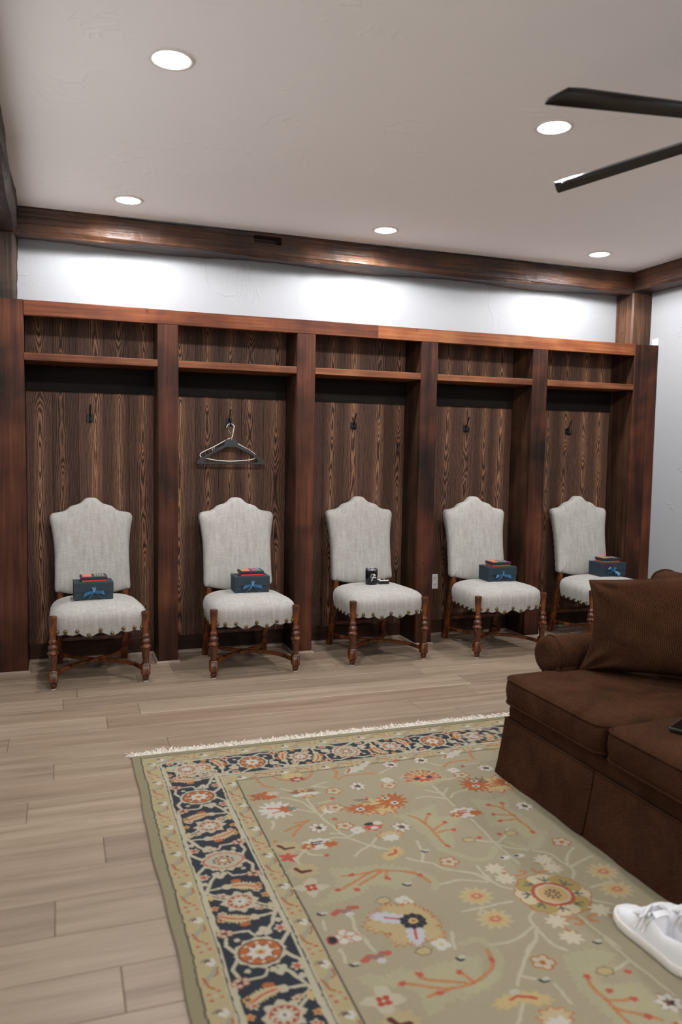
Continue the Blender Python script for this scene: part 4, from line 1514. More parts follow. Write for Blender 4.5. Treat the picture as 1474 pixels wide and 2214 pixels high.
def saz(p0, p1, bend, wd_, body, vein, serr=0.8):
    """curved serrated leaf from stem to tip"""
    (x0, y0), (x1, y1) = p0, p1
    mx, my = (x0 + x1) / 2 - (y1 - y0) * bend, (y0 + y1) / 2 + (x1 - x0) * bend
    N_ = 22
    ctr = []
    for i in range(N_ + 1):
        t_ = i / N_
        ctr.append(((1 - t_) ** 2 * x0 + 2 * t_ * (1 - t_) * mx + t_ * t_ * x1, (1 - t_) ** 2 * y0 + 2 * t_ * (1 - t_) * my + t_ * t_ * y1))
    A, Bq = [], []
    for i in range(N_ + 1):
        t_ = i / N_
        a, b = ctr[max(0, i - 1)], ctr[min(N_, i + 1)]
        L_ = math.hypot(b[0] - a[0], b[1] - a[1]) + 1e-9
        nx, ny = -(b[1] - a[1]) / L_, (b[0] - a[0]) / L_
        w_ = wd_ * math.sin(PI * (0.08 + 0.9 * t_)) ** 0.7
        j = serr * (1 if i % 2 else 0) * (0.3 + math.sin(PI * t_))
        A.append((ctr[i][0] + nx * (w_ + j), ctr[i][1] + ny * (w_ + j)))
        Bq.append((ctr[i][0] - nx * (w_ * 0.8 + j), ctr[i][1] - ny * (w_ * 0.8 + j)))
    poly(A + Bq[::-1], body)
    line(ctr[3:-1], 0.75, vein)
# --- ground and frames
CAN[:] = OLIVE
def frame(d, col):
    rect(d, RU - d, d, RV - d, col)
frame(3.6, LINE)
frame(4.2, GOLD)
frame(10.6, CREAM)
frame(11.0, LINE)
frame(11.35, CREAM)
frame(12.1, NAVY)
frame(32.9, CREAM)
frame(33.7, LINE)
frame(34.1, CREAM)
frame(34.7, GOLD)
frame(40.0, LINE)
frame(40.6, FIELD)
# --- borders: drawn in (a along, c across) and mapped to each of the four sides
def side_map(sd):
    return {'L': lambda a, c: (c, a), 'R': lambda a, c: (RU - c, a), 'T': lambda a, c: (a, c), 'B': lambda a, c: (a, RV - c)}[sd]
def border(sd, length):
    mp = side_map(sd)
    ln = lambda P, w, col: line([mp(*q) for q in P], w, col)
    horiz = sd in 'TB'
    def bl(a, c, ra, rc, col, **kw):
        u, v = mp(a, c)
        blob(u, v, *((ra, rc) if horiz else (rc, ra)), col, **kw)
    lf = lambda p0, p1, bend, w, b_, v_: saz(mp(*p0), mp(*p1), bend * (1 if sd in 'TR' else -1) , w, b_, v_)
    # guard stripes
    for c0, st in ((7.3, 12.0), (37.2, 43.0)):
        nn = int((length - 2 * st) / 21.3) + 1
        sp = (length - 2 * st) / nn
        for i in range(nn + 1):
            a = st + sp * i
            d = 1
            ln([(a - 0.2, c0 - 1.6), (a - 1.2, c0 - 0.6), (a - 0.6, c0 + 0.9)], 0.55, GRY)
            bl(a, c0 + 0.1, 0.75, 1.0, BRN)
            for da, dc in ((-0.7, 1.5), (0.8, 1.7), (0.9, 0.2), (1.9, 1.0)):
                bl(a + da * 0.8, c0 + dc, 0.75, 0.75, WHT)
            ln([(a + 3.4, c0 + 1.9), (a + 5.2, c0 + 1.0), (a + 7.0, c0 - 0.8), (a + 9.0, c0 - 1.7)], 1.5, C3(160, 156, 132))
            ln([(a + 3.0, c0 + 2.3), (a + 5.6, c0 + 2.2), (a + 6.6, c0 + 1.0)], 0.5, ORNG)
            ln([(a + 6.6, c0 - 1.9), (a + 8.6, c0 - 1.4), (a + 10.6, c0 - 1.0), (a + 11.6, c0 + 0.2)], 0.7, ORNG)
            for da, dc in ((13.2, -1.5), (12.6, 1.2), (15.8, -1.0), (15.2, 1.7)):
                bl(a + da, c0 + dc, 0.42, 0.62, REDC)
            bl(a + 14.3, c0 + 0.1, 0.5, 0.5, CREAM)
    # main navy border
    n2 = max(2, round((length - 103.0) / 53.8))
    sp = (length - 103.0) / n2
    for i in range(-1, n2 + 2):
        a0 = 51.5 + sp * i
        f = 1 if i % 2 == 0 else -1                  # orange medallions open to one side, pale ones to the other
        if a0 < 10 or a0 > length - 10:
            pass
        C = lambda c: 22.5 + f * c
        h = sp / 2
        for s in (-1, 1):
            A_ = lambda d: a0 + s * d
            inb = lambda q: 12 < q < length - 12
            if not inb(A_(h * 0.5)):
                continue
            ln([(A_(1.5), C(6.2)), (A_(7.0), C(10.2)), (A_(h * 0.76), C(10.2))], 1.25, CREAM)
            ln([(A_(h * 0.76), C(10.0)), (A_(h * 0.98), C(3.0))], 0.9, CREAM)
            ln([(A_(h * 0.70), C(9.6)), (A_(h * 0.90), C(3.0))], 0.8, CREAM)
            ln([(A_(1.0), C(-6.6)), (A_(5.4), C(-8.9)), (A_(9.4), C(-8.0))], 1.1, CREAM)
            ln([(A_(10.4), C(-9.2)), (A_(15.0), C(-9.9)), (A_(h * 1.3), C(-9.9))], 1.2, CREAM)
            ln([(A_(10.8), C(-6.4)), (A_(10.6), C(-1.0)), (A_(8.0), C(0.2))], 0.9, CREAM)
            ln([(A_(7.4), C(3.4)), (A_(12.0), C(6.4)), (A_(h * 0.72), C(9.4))], 1.2, CREAM)
            # trefoil, red bud, small flower
            for da, dc in ((8.6, 1.8), (10.2, 3.2), (8.4, 4.4)):
                bl(A_(da), C(dc), 1.25, 1.25, CREAM)
            bl(A_(9.2), C(8.4), 1.7, 1.7, CREAM, n=6, amp=0.25)
            bl(A_(9.2), C(8.4), 1.0, 1.0, REDC, n=5, amp=0.3)
            bl(A_(13.4), C(8.6), 1.2, 0.9, CREAM)
            bl(A_(7.2), C(-5.2), 0.85, 0.85, CREAM)
            for j in range(5):
                an = PI * (0.15 + 0.42 * j)
                bl(A_(11.2 + 1.3 * math.sin(an)), C(-8.0 + 1.6 * math.cos(an)), 0.95, 0.95, C3(176, 100, 70))
                bl(A_(11.2 + 1.3 * math.sin(an)), C(-8.0 + 1.6 * math.cos(an)), 0.62, 0.62, CREAM)
            # saz leaf
            bl(A_(h * 0.64), C(2.3), 1.5, 1.5, CREAM)
            ln([(A_(h * 0.66), C(8.0)), (A_(h * 0.64), C(2.0))], 1.0, CREAM)
            dirn = s * f
            saz(mp(A_(h * 0.63), C(2.0)), mp(A_(h * 0.80), C(-8.4)), 0.22 * dirn * (1 if sd in 'LB' else -1), 1.75, YEL * 0.6 + CREAM * 0.4, REDC, 0.85)
            bl(A_(h * 0.54), C(-1.2), 1.0, 1.7, ORNG)
            bl(A_(h * 0.80), C(5.6), 0.95, 1.5, CREAM)
            bl(A_(h * 0.80), C(5.6), 0.5, 0.9, ORNG)
        # medallion
        if 12 < a0 < length - 12:
            if f > 0:
                bl(a0, 22.5, 6.9, 7.2, CREAM, n=12, amp=0.06)
                bl(a0, 22.5, 5.8, 6.5, DRKC)
                bl(a0, 22.5, 5.4, 6.1, ORNG)
                for j in range(8):
                    an = 2 * PI * j / 8
                    bl(a0 + 4.5 * math.cos(an), 22.5 + 5.0 * math.sin(an), 0.55, 0.6, CREAM)
                bl(a0, 22.5, 3.3, 3.7, DRKC, n=8, amp=0.14)
                bl(a0, 22.5, 3.0, 3.4, WHT, n=8, amp=0.20)
                bl(a0, 22.5, 1.35, 1.6, YEL)
                bl(a0, 22.5, 0.7, 0.8, ORNG)
            else:
                bl(a0, 22.5, 6.9, 7.4, CREAM, n=14, amp=0.08)
                bl(a0, 22.5, 5.3, 6.9, REDC, n=4, amp=0.05)
                bl(a0, 22.5, 4.8, 6.3, CREAM * 0.92, n=4, amp=0.05)
                for j in range(10):
                    an = 2 * PI * j / 10
                    bl(a0 + 2.6 * math.cos(an), 22.5 + 3.3 * math.sin(an), 0.5, 0.55, DRKC if j % 3 == 1 else BRN)
                    bl(a0 + 1.5 * math.cos(an + .3), 22.5 + 1.9 * math.sin(an + .3), 0.5, 0.5, ORNG)
                bl(a0, 22.5, 0.9, 1.0, WHT)
        # rosette half way to the next
        ar = a0 + h
        if 12 < ar < length - 12:
            bl(ar, 22.5, 5.3, 5.3, CREAM * 0.95 + YEL * 0.05, n=8, amp=0.16)
            bl(ar, 22.5, 3.7, 3.9, C3(184, 96, 76))
            bl(ar, 22.5, 3.2, 3.4, CREAM)
            for j in range(10):
                an = 2 * PI * j / 10
                bl(ar + 2.9 * math.cos(an), 22.5 + 3.0 * math.sin(an), 0.55, 0.55, C3(160, 66, 58))
            bl(ar, 22.5, 1.5, 1.6, WHT, n=6, amp=0.2)
            bl(ar, 22.5, 0.6, 0.6, GRY)
            for da, dc, cc in ((-5.2, -6.6, REDC), (5.2, 6.6, REDC), (-1.6, -8.4, ORNG), (1.6, 8.4, ORNG), (4.6, -4.6, REDC), (-4.6, 4.6, REDC), (-8, -7.6, BRN), (8, 7.6, BRN)):
                bl(ar + da, 22.5 + f * dc, 1.25, 1.25, CREAM if cc is REDC else C3(196, 150, 92), n=5, amp=0.25)
                bl(ar + da, 22.5 + f * dc, 0.55, 0.7, cc)
            bl(ar + 4.8, 22.5 - f * 8.4, 2.0, 0.9, YEL)
            bl(ar - 4.8, 22.5 + f * 8.4, 2.0, 0.9, YEL)
border('T', RU)
border('B', RU)
border('L', RV)
border('R', RV)
# corner squares: a rosette each
for u in (22.0, RU - 22.0):
    for v in (22.0, RV - 22.0):
        blob(u, v, 5.6, 5.6, CREAM, 8, 0.16)
        blob(u, v, 3.8, 3.8, C3(184, 96, 76))
        blob(u, v, 3.3, 3.3, CREAM)
        for j in range(10):
            blob(u + 2.7 * math.cos(j * PI / 5), v + 2.7 * math.sin(j * PI / 5), 0.5, 0.5, C3(160, 66, 58))
        blob(u, v, 1.4, 1.4, WHT, 6, 0.2)
# --- field
VINES=[[(53.9,62),(58.6,64.8),(62.1,70.5),(63.6,78.4)],
[(56.5,73.6),(60.3,76.5),(63.7,79.2)],
[(63.9,66),(64,73.3),(64.2,81.1),(64.9,87.1),(66.4,91.6)],
[(69.1,55.7),(72.2,56.2),(75.4,59.1)],
[(69.1,55.7),(73.3,54),(76.5,53.3)],
[(67.3,71.6),(72.6,71)],
[(65,82.2),(67.5,80.4)],
[(61.1,101),(64.2,100.2),(67.7,101.7),(69.3,102.5),(72.3,107.2),(74.4,110),(70.6,111.6),(68,113.6),(66.7,115.3)],
[(63.9,97),(67.8,98.3),(68.8,100.9)],
[(66.4,91.6),(67,96.5),(69.3,102.5),(73.9,97.9)],
[(74.4,110),(78.5,105.4)],
[(74.4,110),(76.7,112.9)],
[(48,104.5),(51.3,106.2),(51.9,109.9),(56.9,111.5)],
[(51.3,106.2),(47.5,109.8),(46.1,112.3)],
[(45.8,81.1),(45.7,84.3),(43.9,86.9)],
[(56.5,53.8),(59.6,57.2)],
[(45.9,109.6),(46.8,114.6)],
[(52.6,148.4),(53,150.6),(51.3,156),(52.5,159.3),(53.1,162.3)],
[(43.8,148.7),(43.3,153)],
[(50,156.9),(52,159.6),(52.8,163.6),(53.4,166.9)],
[(44.3,162.9),(44.7,166.1),(43.8,168.7)],
[(66.3,165.4),(66.2,168.5)],
[(78.4,165.5),(76.3,170.2),(75.5,173)],
[(118.6,71.2),(118.6,81.1),(118.3,90.3)],
[(119.4,102.3),(118.9,111.3),(118.4,122.3),(118.4,131.1),(118.8,137.4)],
[(106.6,78.9),(112.1,78.5),(117.7,82.9)],
[(120.3,82.6),(124.3,78.5),(132,78.2)],
[(113.7,73.1),(119.6,79.2)],
[(119.6,78.2),(123.7,73.9)],
[(74.4,109.6),(81.2,116.2)],
[(83.2,121.9),(86.7,125.6),(90.8,128.1),(91.3,131.2),(94.9,134.5),(100.6,137.4),(103.4,142.5),(104.7,147.1)],
[(87.1,125.7),(90,121.3),(91.7,112.2)],
[(86.6,140.6),(90.1,140.7),(94,139.9),(99.3,142.6),(102.4,144.3)],
[(104,134.1),(103.7,139.1),(103.7,143.3),(104.7,147.1)],
[(119.6,121.8),(124.8,118.4),(128.6,113.5)],
[(112.9,118),(118.9,121.6)],
[(118.8,123.2),(121.2,126.4),(126.8,129.8)],
[(128.4,130.9),(133.4,134),(133.5,140.3),(134.6,144.3),(133.4,148.3),(130.7,151)],
[(134.6,144.3),(144.6,140.7),(146.6,140.6)],
[(134.3,143.5),(137.5,137.7),(143.8,133.3)],
[(104.4,140.5),(104,146.7),(107.7,150.5)],
[(97.5,136.2),(100.6,137.9),(103,143.6)],
[(86.4,156.9),(93.3,156.7),(103.9,156.7)],
[(93.3,156.7),(91.2,159.1)],
[(107.2,163.6),(103.6,166.6),(103.5,170.6),(103.2,176.6),(103.5,180.9),(105.9,183.2)],
[(102.9,170.4),(93.7,175.1),(86.2,174.2)],
[(103.8,171.3),(99.9,176.6),(96.2,178.5),(93.9,181)],
[(133.2,157.3),(142,156.8)],
[(129.1,163.9),(133.4,167.8)],
[(119.8,169.5),(119.4,175.7),(120.3,181),(121,187.1)],
[(102.6,172.2),(100.1,176.7),(94.9,180.1),(87.9,187.4),(84.2,192)],
[(82.2,198),(76.2,204.8)],
[(87.3,189.2),(91.1,192)],
[(94,194.5),(93.6,202.3)],
[(119.7,182.3),(119.8,192.4),(120.9,200.7),(121.4,210.8)],
[(112.5,194.8),(119.6,192.7)],
[(118.5,69.7),(118.1,79.3),(118.2,84.9)],
[(101.9,51.1),(108.3,47.6)],
[(127.7,46.8),(131.6,51.4)],
[(125,65.6),(131.4,65.5),(132.6,64.8)],
[(142.3,53.5),(149.6,53.5)]]
GREEN=[[(55.1,120.4),(63.2,122.4),(73.2,123),(81.5,128.2),(81.4,133.9),(73,139.6),(65.8,133.1),(60.4,138.4),(53.4,140.1),(46.8,141.3),(43.7,139.7),(49,136.5),(53.1,132),(55.2,127.9)],
[(91.6,90.8),(101.1,89.9),(111.3,86.1),(107.9,96.8),(119.6,97.6),(107.8,107.8),(103.3,119.9),(96,120.9),(96.1,108.5),(94.7,100.1)],
[(127.4,85.6),(134.8,90),(144.1,87.6),(138.5,99.3),(141.1,106.9),(139.5,116.6),(141.4,120.7),(134.3,128.7),(128.1,130),(131,122.6),(131,113.9),(123,109.6),(126.4,99.4)],
[(47.4,181.9),(44.1,176.3),(47.8,174.8),(51.5,177.8),(57.1,175),(60.2,178.8),(69.1,177),(81.1,177.9),(74,190.6),(68.5,190.5),(62.5,193.2),(56.8,195.8),(56.5,193.3),(58.3,186.3),(53.9,182.3)],
[(102.7,184.7),(112.4,184.4),(118.8,189.3),(111,192.3),(104.7,196.7),(108.1,199.7),(115.8,200.4),(115.9,205.4),(116.4,210.3),(117.4,215.2),(115.2,217.6),(100.2,212.7),(98.8,204.6),(99,198),(100.8,191.6)],
[(107.8,58.2),(115.9,52.1),(123.4,50),(127,57.7),(128.2,64.5),(120.9,68.4),(114.2,69.3),(110.1,65)],
[(70.2,187.4),(73.3,186.5),(77.8,186.7),(82.1,184.8),(83,186.5),(77.5,190.4),(73.6,191),(69.2,192.5),(67.2,193.1)]]
GARC=[[(97.1,119.6),(101.5,125.7),(105.8,130.9),(111.1,131.1),(117.2,124.4)],
[(78.8,171.3),(84.3,170.1),(86.3,175.2),(85.6,181.3),(80.1,187.5),(74.4,189.4)],
[(83.7,132),(86,136.3),(85.3,140.9),(83.7,142.6)],
[(123,122.6),(126.1,127.7),(130.8,130),(137.2,122.9)]]
BRANCH=[[(55.5,133.4),(62,130.1),(68.4,126.6),(71.2,126.2)],
[(61.5,133),(66.8,130.4),(71.4,127.5)],
[(58,126.4),(63.1,127.1),(68.5,126.3),(74.8,127.7),(81.7,131.5)],
[(73.3,127.5),(71.9,130.8)],
[(78.2,129.5),(82.3,132.6),(83.3,135.4),(84.2,138.5)],
[(97.2,92.5),(99.8,95.7),(100.5,101),(100.9,107.4),(100.2,113.2),(100.7,118.3)],
[(100.8,100.2),(102.8,96.2),(105.5,93.2)],
[(101.7,105.9),(108.3,101.6)],
[(102.3,108.2),(107,107.6),(109.3,108.3)],
[(131.9,93.2),(135.8,97.4),(136.8,103.7),(136.3,109.2),(136.9,114.9),(136.3,118.7)],
[(136.2,97.6),(138.3,93.1)],
[(129.5,101.5),(136.7,104.6)],
[(129.2,106.9),(136.2,107.7)],
[(56.4,182.2),(60.4,184.4),(63.2,186.4),(67.4,188),(73.2,187.7),(76.3,186.4)],
[(60.8,180.9),(63,183),(71.5,186.7)],
[(72.6,182.9),(73.4,187.3)],
[(59.6,188.7),(63.1,188.3),(65.6,187.8)],
[(73.8,187.3),(78.4,185.6),(82.9,181.8)],
[(84.2,175.9),(83.5,179.2)],
[(103.9,194.6),(102.4,199.8),(103.2,203.6),(102.8,207.6),(103,213.6)],
[(102.8,204.1),(106.3,205.6),(108.7,205.5)],
[(103,207.4),(107.5,210.9),(111.6,214.7)],
[(49.1,40.9),(49.1,46),(50.7,49.5),(53.7,51.9)],
[(58.9,84.8),(55.5,87.4),(51.5,92.4),(50,94.9)],
[(53.6,85.2),(58.1,85)],
[(48,90.5),(54.5,87.1)],
[(56.2,41),(58.5,44.9),(61.3,46.8)],
[(68.5,48),(72,44.9),(74,41.2)],
[(42.9,96.4),(43,100)],
[(112.6,55.4),(116.5,58.8)],
[(110,59.4),(115.7,60.6)],
[(109.7,62.9),(114.8,62.4)],
[(122.7,55.3),(118.4,60.4)],
[(125.4,58.3),(119.6,61.8)],
[(125.9,62.7),(119.9,63)],
[(111.5,138.9),(110.6,141.8),(111,143.7),(114.1,144),(117.3,143.6),(118.1,141.7),(116.5,141.5)],
[(120.8,141.4),(121.3,143.8),(123.9,144.3),(126.4,142.5),(126.6,140.3),(124.9,139)],
[(113.5,176.6),(111.4,175.4),(111.5,172),(113.4,170.4),(117.4,170.2),(119,172.7),(117,174.4),(116,173.2)],
[(128.6,172.9),(126.3,170.7),(122,170.8),(121.2,172.9),(123.3,174.1)],
[(82,52.2),(85.7,49.1),(90.3,49.5),(99.7,50.3)],
[(81.5,49.9),(84.7,44.6),(83.3,40.9)],
[(132.5,53.3),(136.4,49.4),(140,48.8),(146.7,49.1)],
[(153.6,39.1),(150.8,43.2),(149.7,48.9)]]
RED=[(53.8,133.7),(59.7,135.3),(61.3,126.5),(71.8,132.3),(82.8,133.5),(105.3,93.6),(108.3,101.6),(108.6,108),(100.9,118.6),(131.9,93.2),(138.1,93.6),(129.5,101.5),(129.1,107.1),(136,118.8),(55.2,181.8),(61.1,179.8),(71.9,182.4),(63.1,188.3),(83.2,180.5),(104,194.7),(110.2,205.9),(109.3,212.6),(106,201.4),(123.4,116.4),(114.9,116.7),(116,196.5),(73.9,69),(68.9,86.6),(140.6,55),(114.2,40.3),(132.8,78.1),(57.2,111.7)]
FLOW=[('white',49.6,72.3),('orange',48,58.7),('bigor',88.3,80.9),('bigor2',144.1,76.5),('stam',118.2,60.9),('ypal',64.5,43.6),('brown',64.3,59.1),('wf',87.8,61),('wf',110.2,43.7),('wf',125.6,43.2),('wf',149.9,59.8),('wf',145.3,98.6),('wf',90.7,100.2),('clus',56.8,103),('ow',70.3,77.9),('rb',80.7,96.1),('ow',84.4,105.6),('yr',80.2,117.4),('dk',91.2,119.7),('of',96.2,128.7),('clus2',119.2,96.5),('star',44.1,108.7),('yb',46.8,119.1),('ws',46.1,129.8),('zz',52.1,145.6),('dk',44.5,145.3),('wd',47,157.5),('dk',76.2,137.7),('w4',71.7,146),('yo',65.4,143.7),('bigpal',69.8,156.8),('zz',53.1,169.3),('dk',45.6,170.8),('ws',48,186.4),('yo',66.6,170.9),('w4',72.8,169.6),('dk',74.9,177.4),('yb',49.2,195.1),('of',141.9,128.6),('yo',128,116.9),('yo',110.4,116.9),('wdot',116.2,132.1),('wdot',121.7,132.3),('med',118.9,157),('yf',94.6,150.6),('yf',93.8,163.5),('yf',143.1,150.4),('yf',140.4,161),('wh',108.9,137.7),('wh',128.4,137.5),('wh',128.2,143.1),('wh',109.1,144.2),('wh',111.2,170.2),('wh',110.7,178.4),('wh',127.7,169.3),('of',96.1,185.7),('dk',92,192.6),('yw',82,196.1),('dk',116.3,182.9),('yo',110.3,194.4),('wf',118.1,210),('ow',86.8,206.3),('of',70.7,93),('of',76.8,62.5),('of',135.6,63.6),('of',100.9,64.2),('w4',74.1,97.6),('w4',102.2,59),('w4',134.8,57.9),('wf',60.9,91.5),('leafw',93.7,44.1),('leafw',142.2,41.8),('yb',45.5,102.3),('of',72.5,77.3)]

def chaik(P, n=2):
    for _ in range(n):
        Q = [P[0]]
        for a, b in zip(P, P[1:]):
            Q += [(a[0] * .75 + b[0] * .25, a[1] * .75 + b[1] * .25), (a[0] * .25 + b[0] * .75, a[1] * .25 + b[1] * .75)]
        P = Q + [P[-1]]
    return P
for P in VINES:
    line(chaik(P), 1.0, VINE, 0.95)
for i, P in enumerate(GREEN):
    poly(ragged(P, 0.9, 1.1, i), GRN, 0.6)
    cxg = sum(q[0] for q in P) / len(P)
    cyg = sum(q[1] for q in P) / len(P)
    poly(ragged([(cxg + (a - cxg) * .62, cyg + (b - cyg) * .62) for a, b in P], 0.7, 1.2, i + 40), YEL * 0.25 + GRN * 0.75, 0.35)
for P in GARC:
    line(chaik(P), 2.4, GRN, 0.6)
for P in BRANCH:
    line(chaik(P), 1.1, ORNG, 0.85)
    line(chaik(P), 0.4, C3(206, 150, 96), 0.8)
for i, (u, v) in enumerate(RED):
    blob(u, v, 1.15, 0.95, REDC, 5, 0.3, rot=i * 1.3)
def flower(kd, u, v):
    if kd == 'white':
        blob(u, v, 6.2, 6.6, WHT, 13, 0.26, ph=.2)
        line([(u - 3, v - 2), (u + 3, v - .5)], 1.0, REDC)
        line([(u - 2, v + 2.6), (u + 3, v + .8)], 1.0, C3(200, 130, 100))
        blob(u + 3.6, v + .4, 2.6, 2.8, ORNG, 7, 0.3)
        blob(u + 6.2, v + .6, 1.7, 1.7, GRY, 7, 0.3)
    elif kd == 'orange':
        poly(ragged([(u - 7, v - 2), (u - 2, v - 3), (u + 2, v - 4), (u + 5, v), (u + 2, v + 4), (u - 2, v + 3), (u - 7, v + 2.4), (u - 4, v + .4)], .6, 1, 3), ORNG)
        blob(u + 4, v - 1, 2.6, 2.0, CREAM, 6, 0.2)
        blob(u + 3, v + 1.6, 2.0, 1.4, REDC, 6, 0.3)
        for da, db in ((-3.2, -1.2), (-1.6, 1.6)):
            blob(u + da, v + db, .9, .9, PUR)
            blob(u + da, v + db, .45, .45, WHT)
    elif kd in ('bigor', 'bigor2'):
        m_ = 1 if kd == 'bigor' else -1
        blob(u + 1, v, 9.0, 7.5, REDC, 11, 0.22)
        blob(u + 1, v, 8.2, 6.8, YEL, 11, 0.22)
        blob(u - m_ * 6.5, v + .6 * m_, 6.0, 3.6, ORNG, 12, 0.34, rot=.25)
        blob(u + m_ * 8.0, v - 2.6, 5.4, 6.2, ORNG, 13, 0.3, rot=.5)
        line([(u - 3, v - .6), (u + 4, v - .2)], 1.2, ORNG)
        line([(u - 3, v + 1.6), (u + 2, v + 1.2)], .9, ORNG)
        for k_ in range(3):
            line([(u - 6.5 + k_, v - 7.6 + 1.5 * k_), (u - 1.0, v - 6.8 + 1.6 * k_)], .7, C3(92, 90, 74))
        for da, db in ((-7, .6), (6.4, -5.6), (8.2, -.6)):
            blob(u + da * m_, v + db, 1.7, 1.4, WHT, 6, 0.2)
            blob(u + da * m_, v + db, .8, .6, DRKC)
    elif kd == 'stam':
        blob(u, v, 5.0, 5.6, YEL, 9, 0.2, al=.8)
        for j in range(11):
            an = PI * (0.95 + 1.15 * j / 10)
            line([(u + 3 * math.cos(an), v + 3.2 * math.sin(an)), (u + 7.2 * math.cos(an), v + 7 * math.sin(an))], .55, ORNG)
            blob(u + 7.4 * math.cos(an), v + 7.2 * math.sin(an), .8, .8, REDC)
        blob(u, v + 1, 4.4, 3.0, REDC, 9, 0.3)
        blob(u - 3, v + .4, 1.4, 1.3, PUR)
        blob(u + 3, v + .2, 1.4, 1.3, PUR)
        blob(u, v + .6, 1.3, 1.0, YEL)
    elif kd == 'ypal':
        blob(u, v - 1, 5.2, 3.6, C3(170, 140, 88), 8, 0.12)
        blob(u, v - 1, 4.7, 3.1, YEL, 8, 0.12)
        blob(u + 1, v + 3, 3.4, 2.2, C3(164, 58, 58), 8, 0.25)
        blob(u + 1, v + 3.2, 1.6, 1.0, CREAM, 5, 0.2)
    elif kd == 'brown':
        blob(u, v, 5.6, 1.9, C3(140, 106, 74), 9, 0.22)
        blob(u, v - .6, 1.8, 2.2, YEL, 6, .2)
        blob(u, v - .2, 1.0, 1.2, ORNG)
        blob(u + .6, v + 3, 6.0, 1.7, WHT, 10, 0.12)
        blob(u + 1, v + 5.2, 2.6, 1.3, ORNG, 7, .25)
        blob(u + 1, v + 5.2, 1.8, .8, YEL)
    elif kd == 'wf':
        blob(u, v, 3.4, 3.4, C3(150, 120, 96), 7, 0.22)
        blob(u, v, 3.1, 3.1, WHT, 7, 0.24)
        blob(u, v, 1.3, 1.4, BRN, 5, .4)
        blob(u + .5, v + .4, .6, .6, DRKC)
    elif kd in ('clus', 'clus2'):
        blob(u, v, 5.6, 4.0, WHT, 10, 0.15)
        blob(u - 3.6, v + .8, 2.6, 2.0, ORNG, 7, .25)
        blob(u + 4.4, v + 1.4, 2.6, 2.0, ORNG, 7, .25)
        blob(u - 3.6, v + .8, .9, .8, CREAM)
        for j in range(7):
            blob(u - 1.6 + 1.1 * (j % 4), v - 1.4 + 1.5 * (j // 4), .6, .55, DRKC if kd == 'clus' else REDC)
    elif kd == 'ow':
        blob(u, v - 1, 4.6, 3.4, C3(190, 110, 70), 9, 0.2)
        blob(u, v - 1, 4.0, 2.9, YEL * .6 + CREAM * .4, 9, 0.2)
        blob(u - .6, v + 1.2, 3.2, 2.2, WHT, 7, .2)
    elif kd == 'rb':
        blob(u, v + .6, 3.6, 2.8, REDC, 8, .2)
        blob(u - .4, v - 1.8, 2.4, 1.0, DRKC)
        blob(u + .2, v + 1.6, 1.4, 1.2, WHT, 5, .2)
        blob(u + 2.6, v - 1.6, 1.7, 1.5, C3(200, 196, 176))
    elif kd == 'yr':
        blob(u - 1.6, v + 1.2, 3.6, 2.6, YEL, 9, .2, rot=-.6)
        blob(u + 1.6, v - 1.4, 2.6, 3.2, YEL, 9, .2)
        line([(u - 2, v + 1), (u + 1, v), (u + 1.4, v - 2)], 1.1, REDC)
    elif kd == 'dk':
        line([(u - 1.0, v - .7), (u - .4, v + .3), (u + 1.0, v + .4)], .9, DRKC)
        blob(u + .9, v - .6, 1.2, .8, C3(190, 184, 160))
    elif kd == 'of':
        for j in range(5):
            an = j * 2 * PI / 5 + .3
            blob(u + 2.0 * math.cos(an), v + 1.9 * math.sin(an), 1.75, 1.6, ORNG)
        for j in range(5):
            an = j * 2 * PI / 5 + .3
            blob(u + 2.0 * math.cos(an), v + 1.9 * math.sin(an), 1.2, 1.1, CREAM)
        blob(u, v, .8, .8, ORNG)
    elif kd == 'star':
        blob(u, v, 2.6, 2.6, REDC, 5, .5)
    elif kd == 'yb':
        blob(u, v, 5.0, 4.4, YEL * .6 + FIELD * .4, 9, .15, al=.8)
        line([(u - 2.4, v - 2), (u - 1, v + .8), (u + 2, v + .8)], 1.5, C3(98, 48, 36))
    elif kd == 'ws':
        blob(u, v, 4.6, 4.6, CREAM, 4, .36, rot=.2)
        for j in range(4):
            blob(u + 1.4 * math.cos(j * PI / 2 + .8), v + 1.4 * math.sin(j * PI / 2 + .8), .95, .95, C3(176, 74, 56))
        blob(u, v, .5, .5, CREAM)
    elif kd == 'zz':
        line([(u - 4, v + .6), (u - 2, v - .8), (u, v + .5), (u + 1.8, v - 1.2), (u + 3.8, v - .8)], 2.0, C3(182, 92, 74))
        line([(u - 2, v - .6), (u, v + .4), (u + 1.8, v - 1.0)], .9, GRY)
        blob(u + .6, v + 1.9, 1.4, 1.2, C3(198, 192, 176))
    elif kd == 'wd':
        for da, db in ((-1.6, .4), (.6, -1.8), (2.6, -.2), (1.4, 2.0), (3.6, 2.0), (-.4, 2.2)):
            blob(u + da, v + db, 1.9, 1.9, C3(186, 130, 98))
            blob(u + da, v + db, 1.5, 1.5, WHT)
        blob(u - 3.6, v + .8, 1.7, 2.2, C3(150, 60, 60))
        blob(u - 3.4, v + .7, 1.2, 1.7, DRKC)
    elif kd == 'w4':
        for j in range(4):
            blob(u + 1.5 * math.cos(j * PI / 2 + .5), v + 1.5 * math.sin(j * PI / 2 + .5), 1.4, 1.4, WHT)
        blob(u, v, .6, .6, YEL)
    elif kd == 'yo':
        blob(u, v, 2.6, 1.9, C3(120, 108, 80), 6, .1)
        blob(u, v, 2.2, 1.5, YEL * .6 + FIELD * .4, 6, .1)
    elif kd == 'wdot':
        blob(u, v, 2.2, 1.3, WHT)
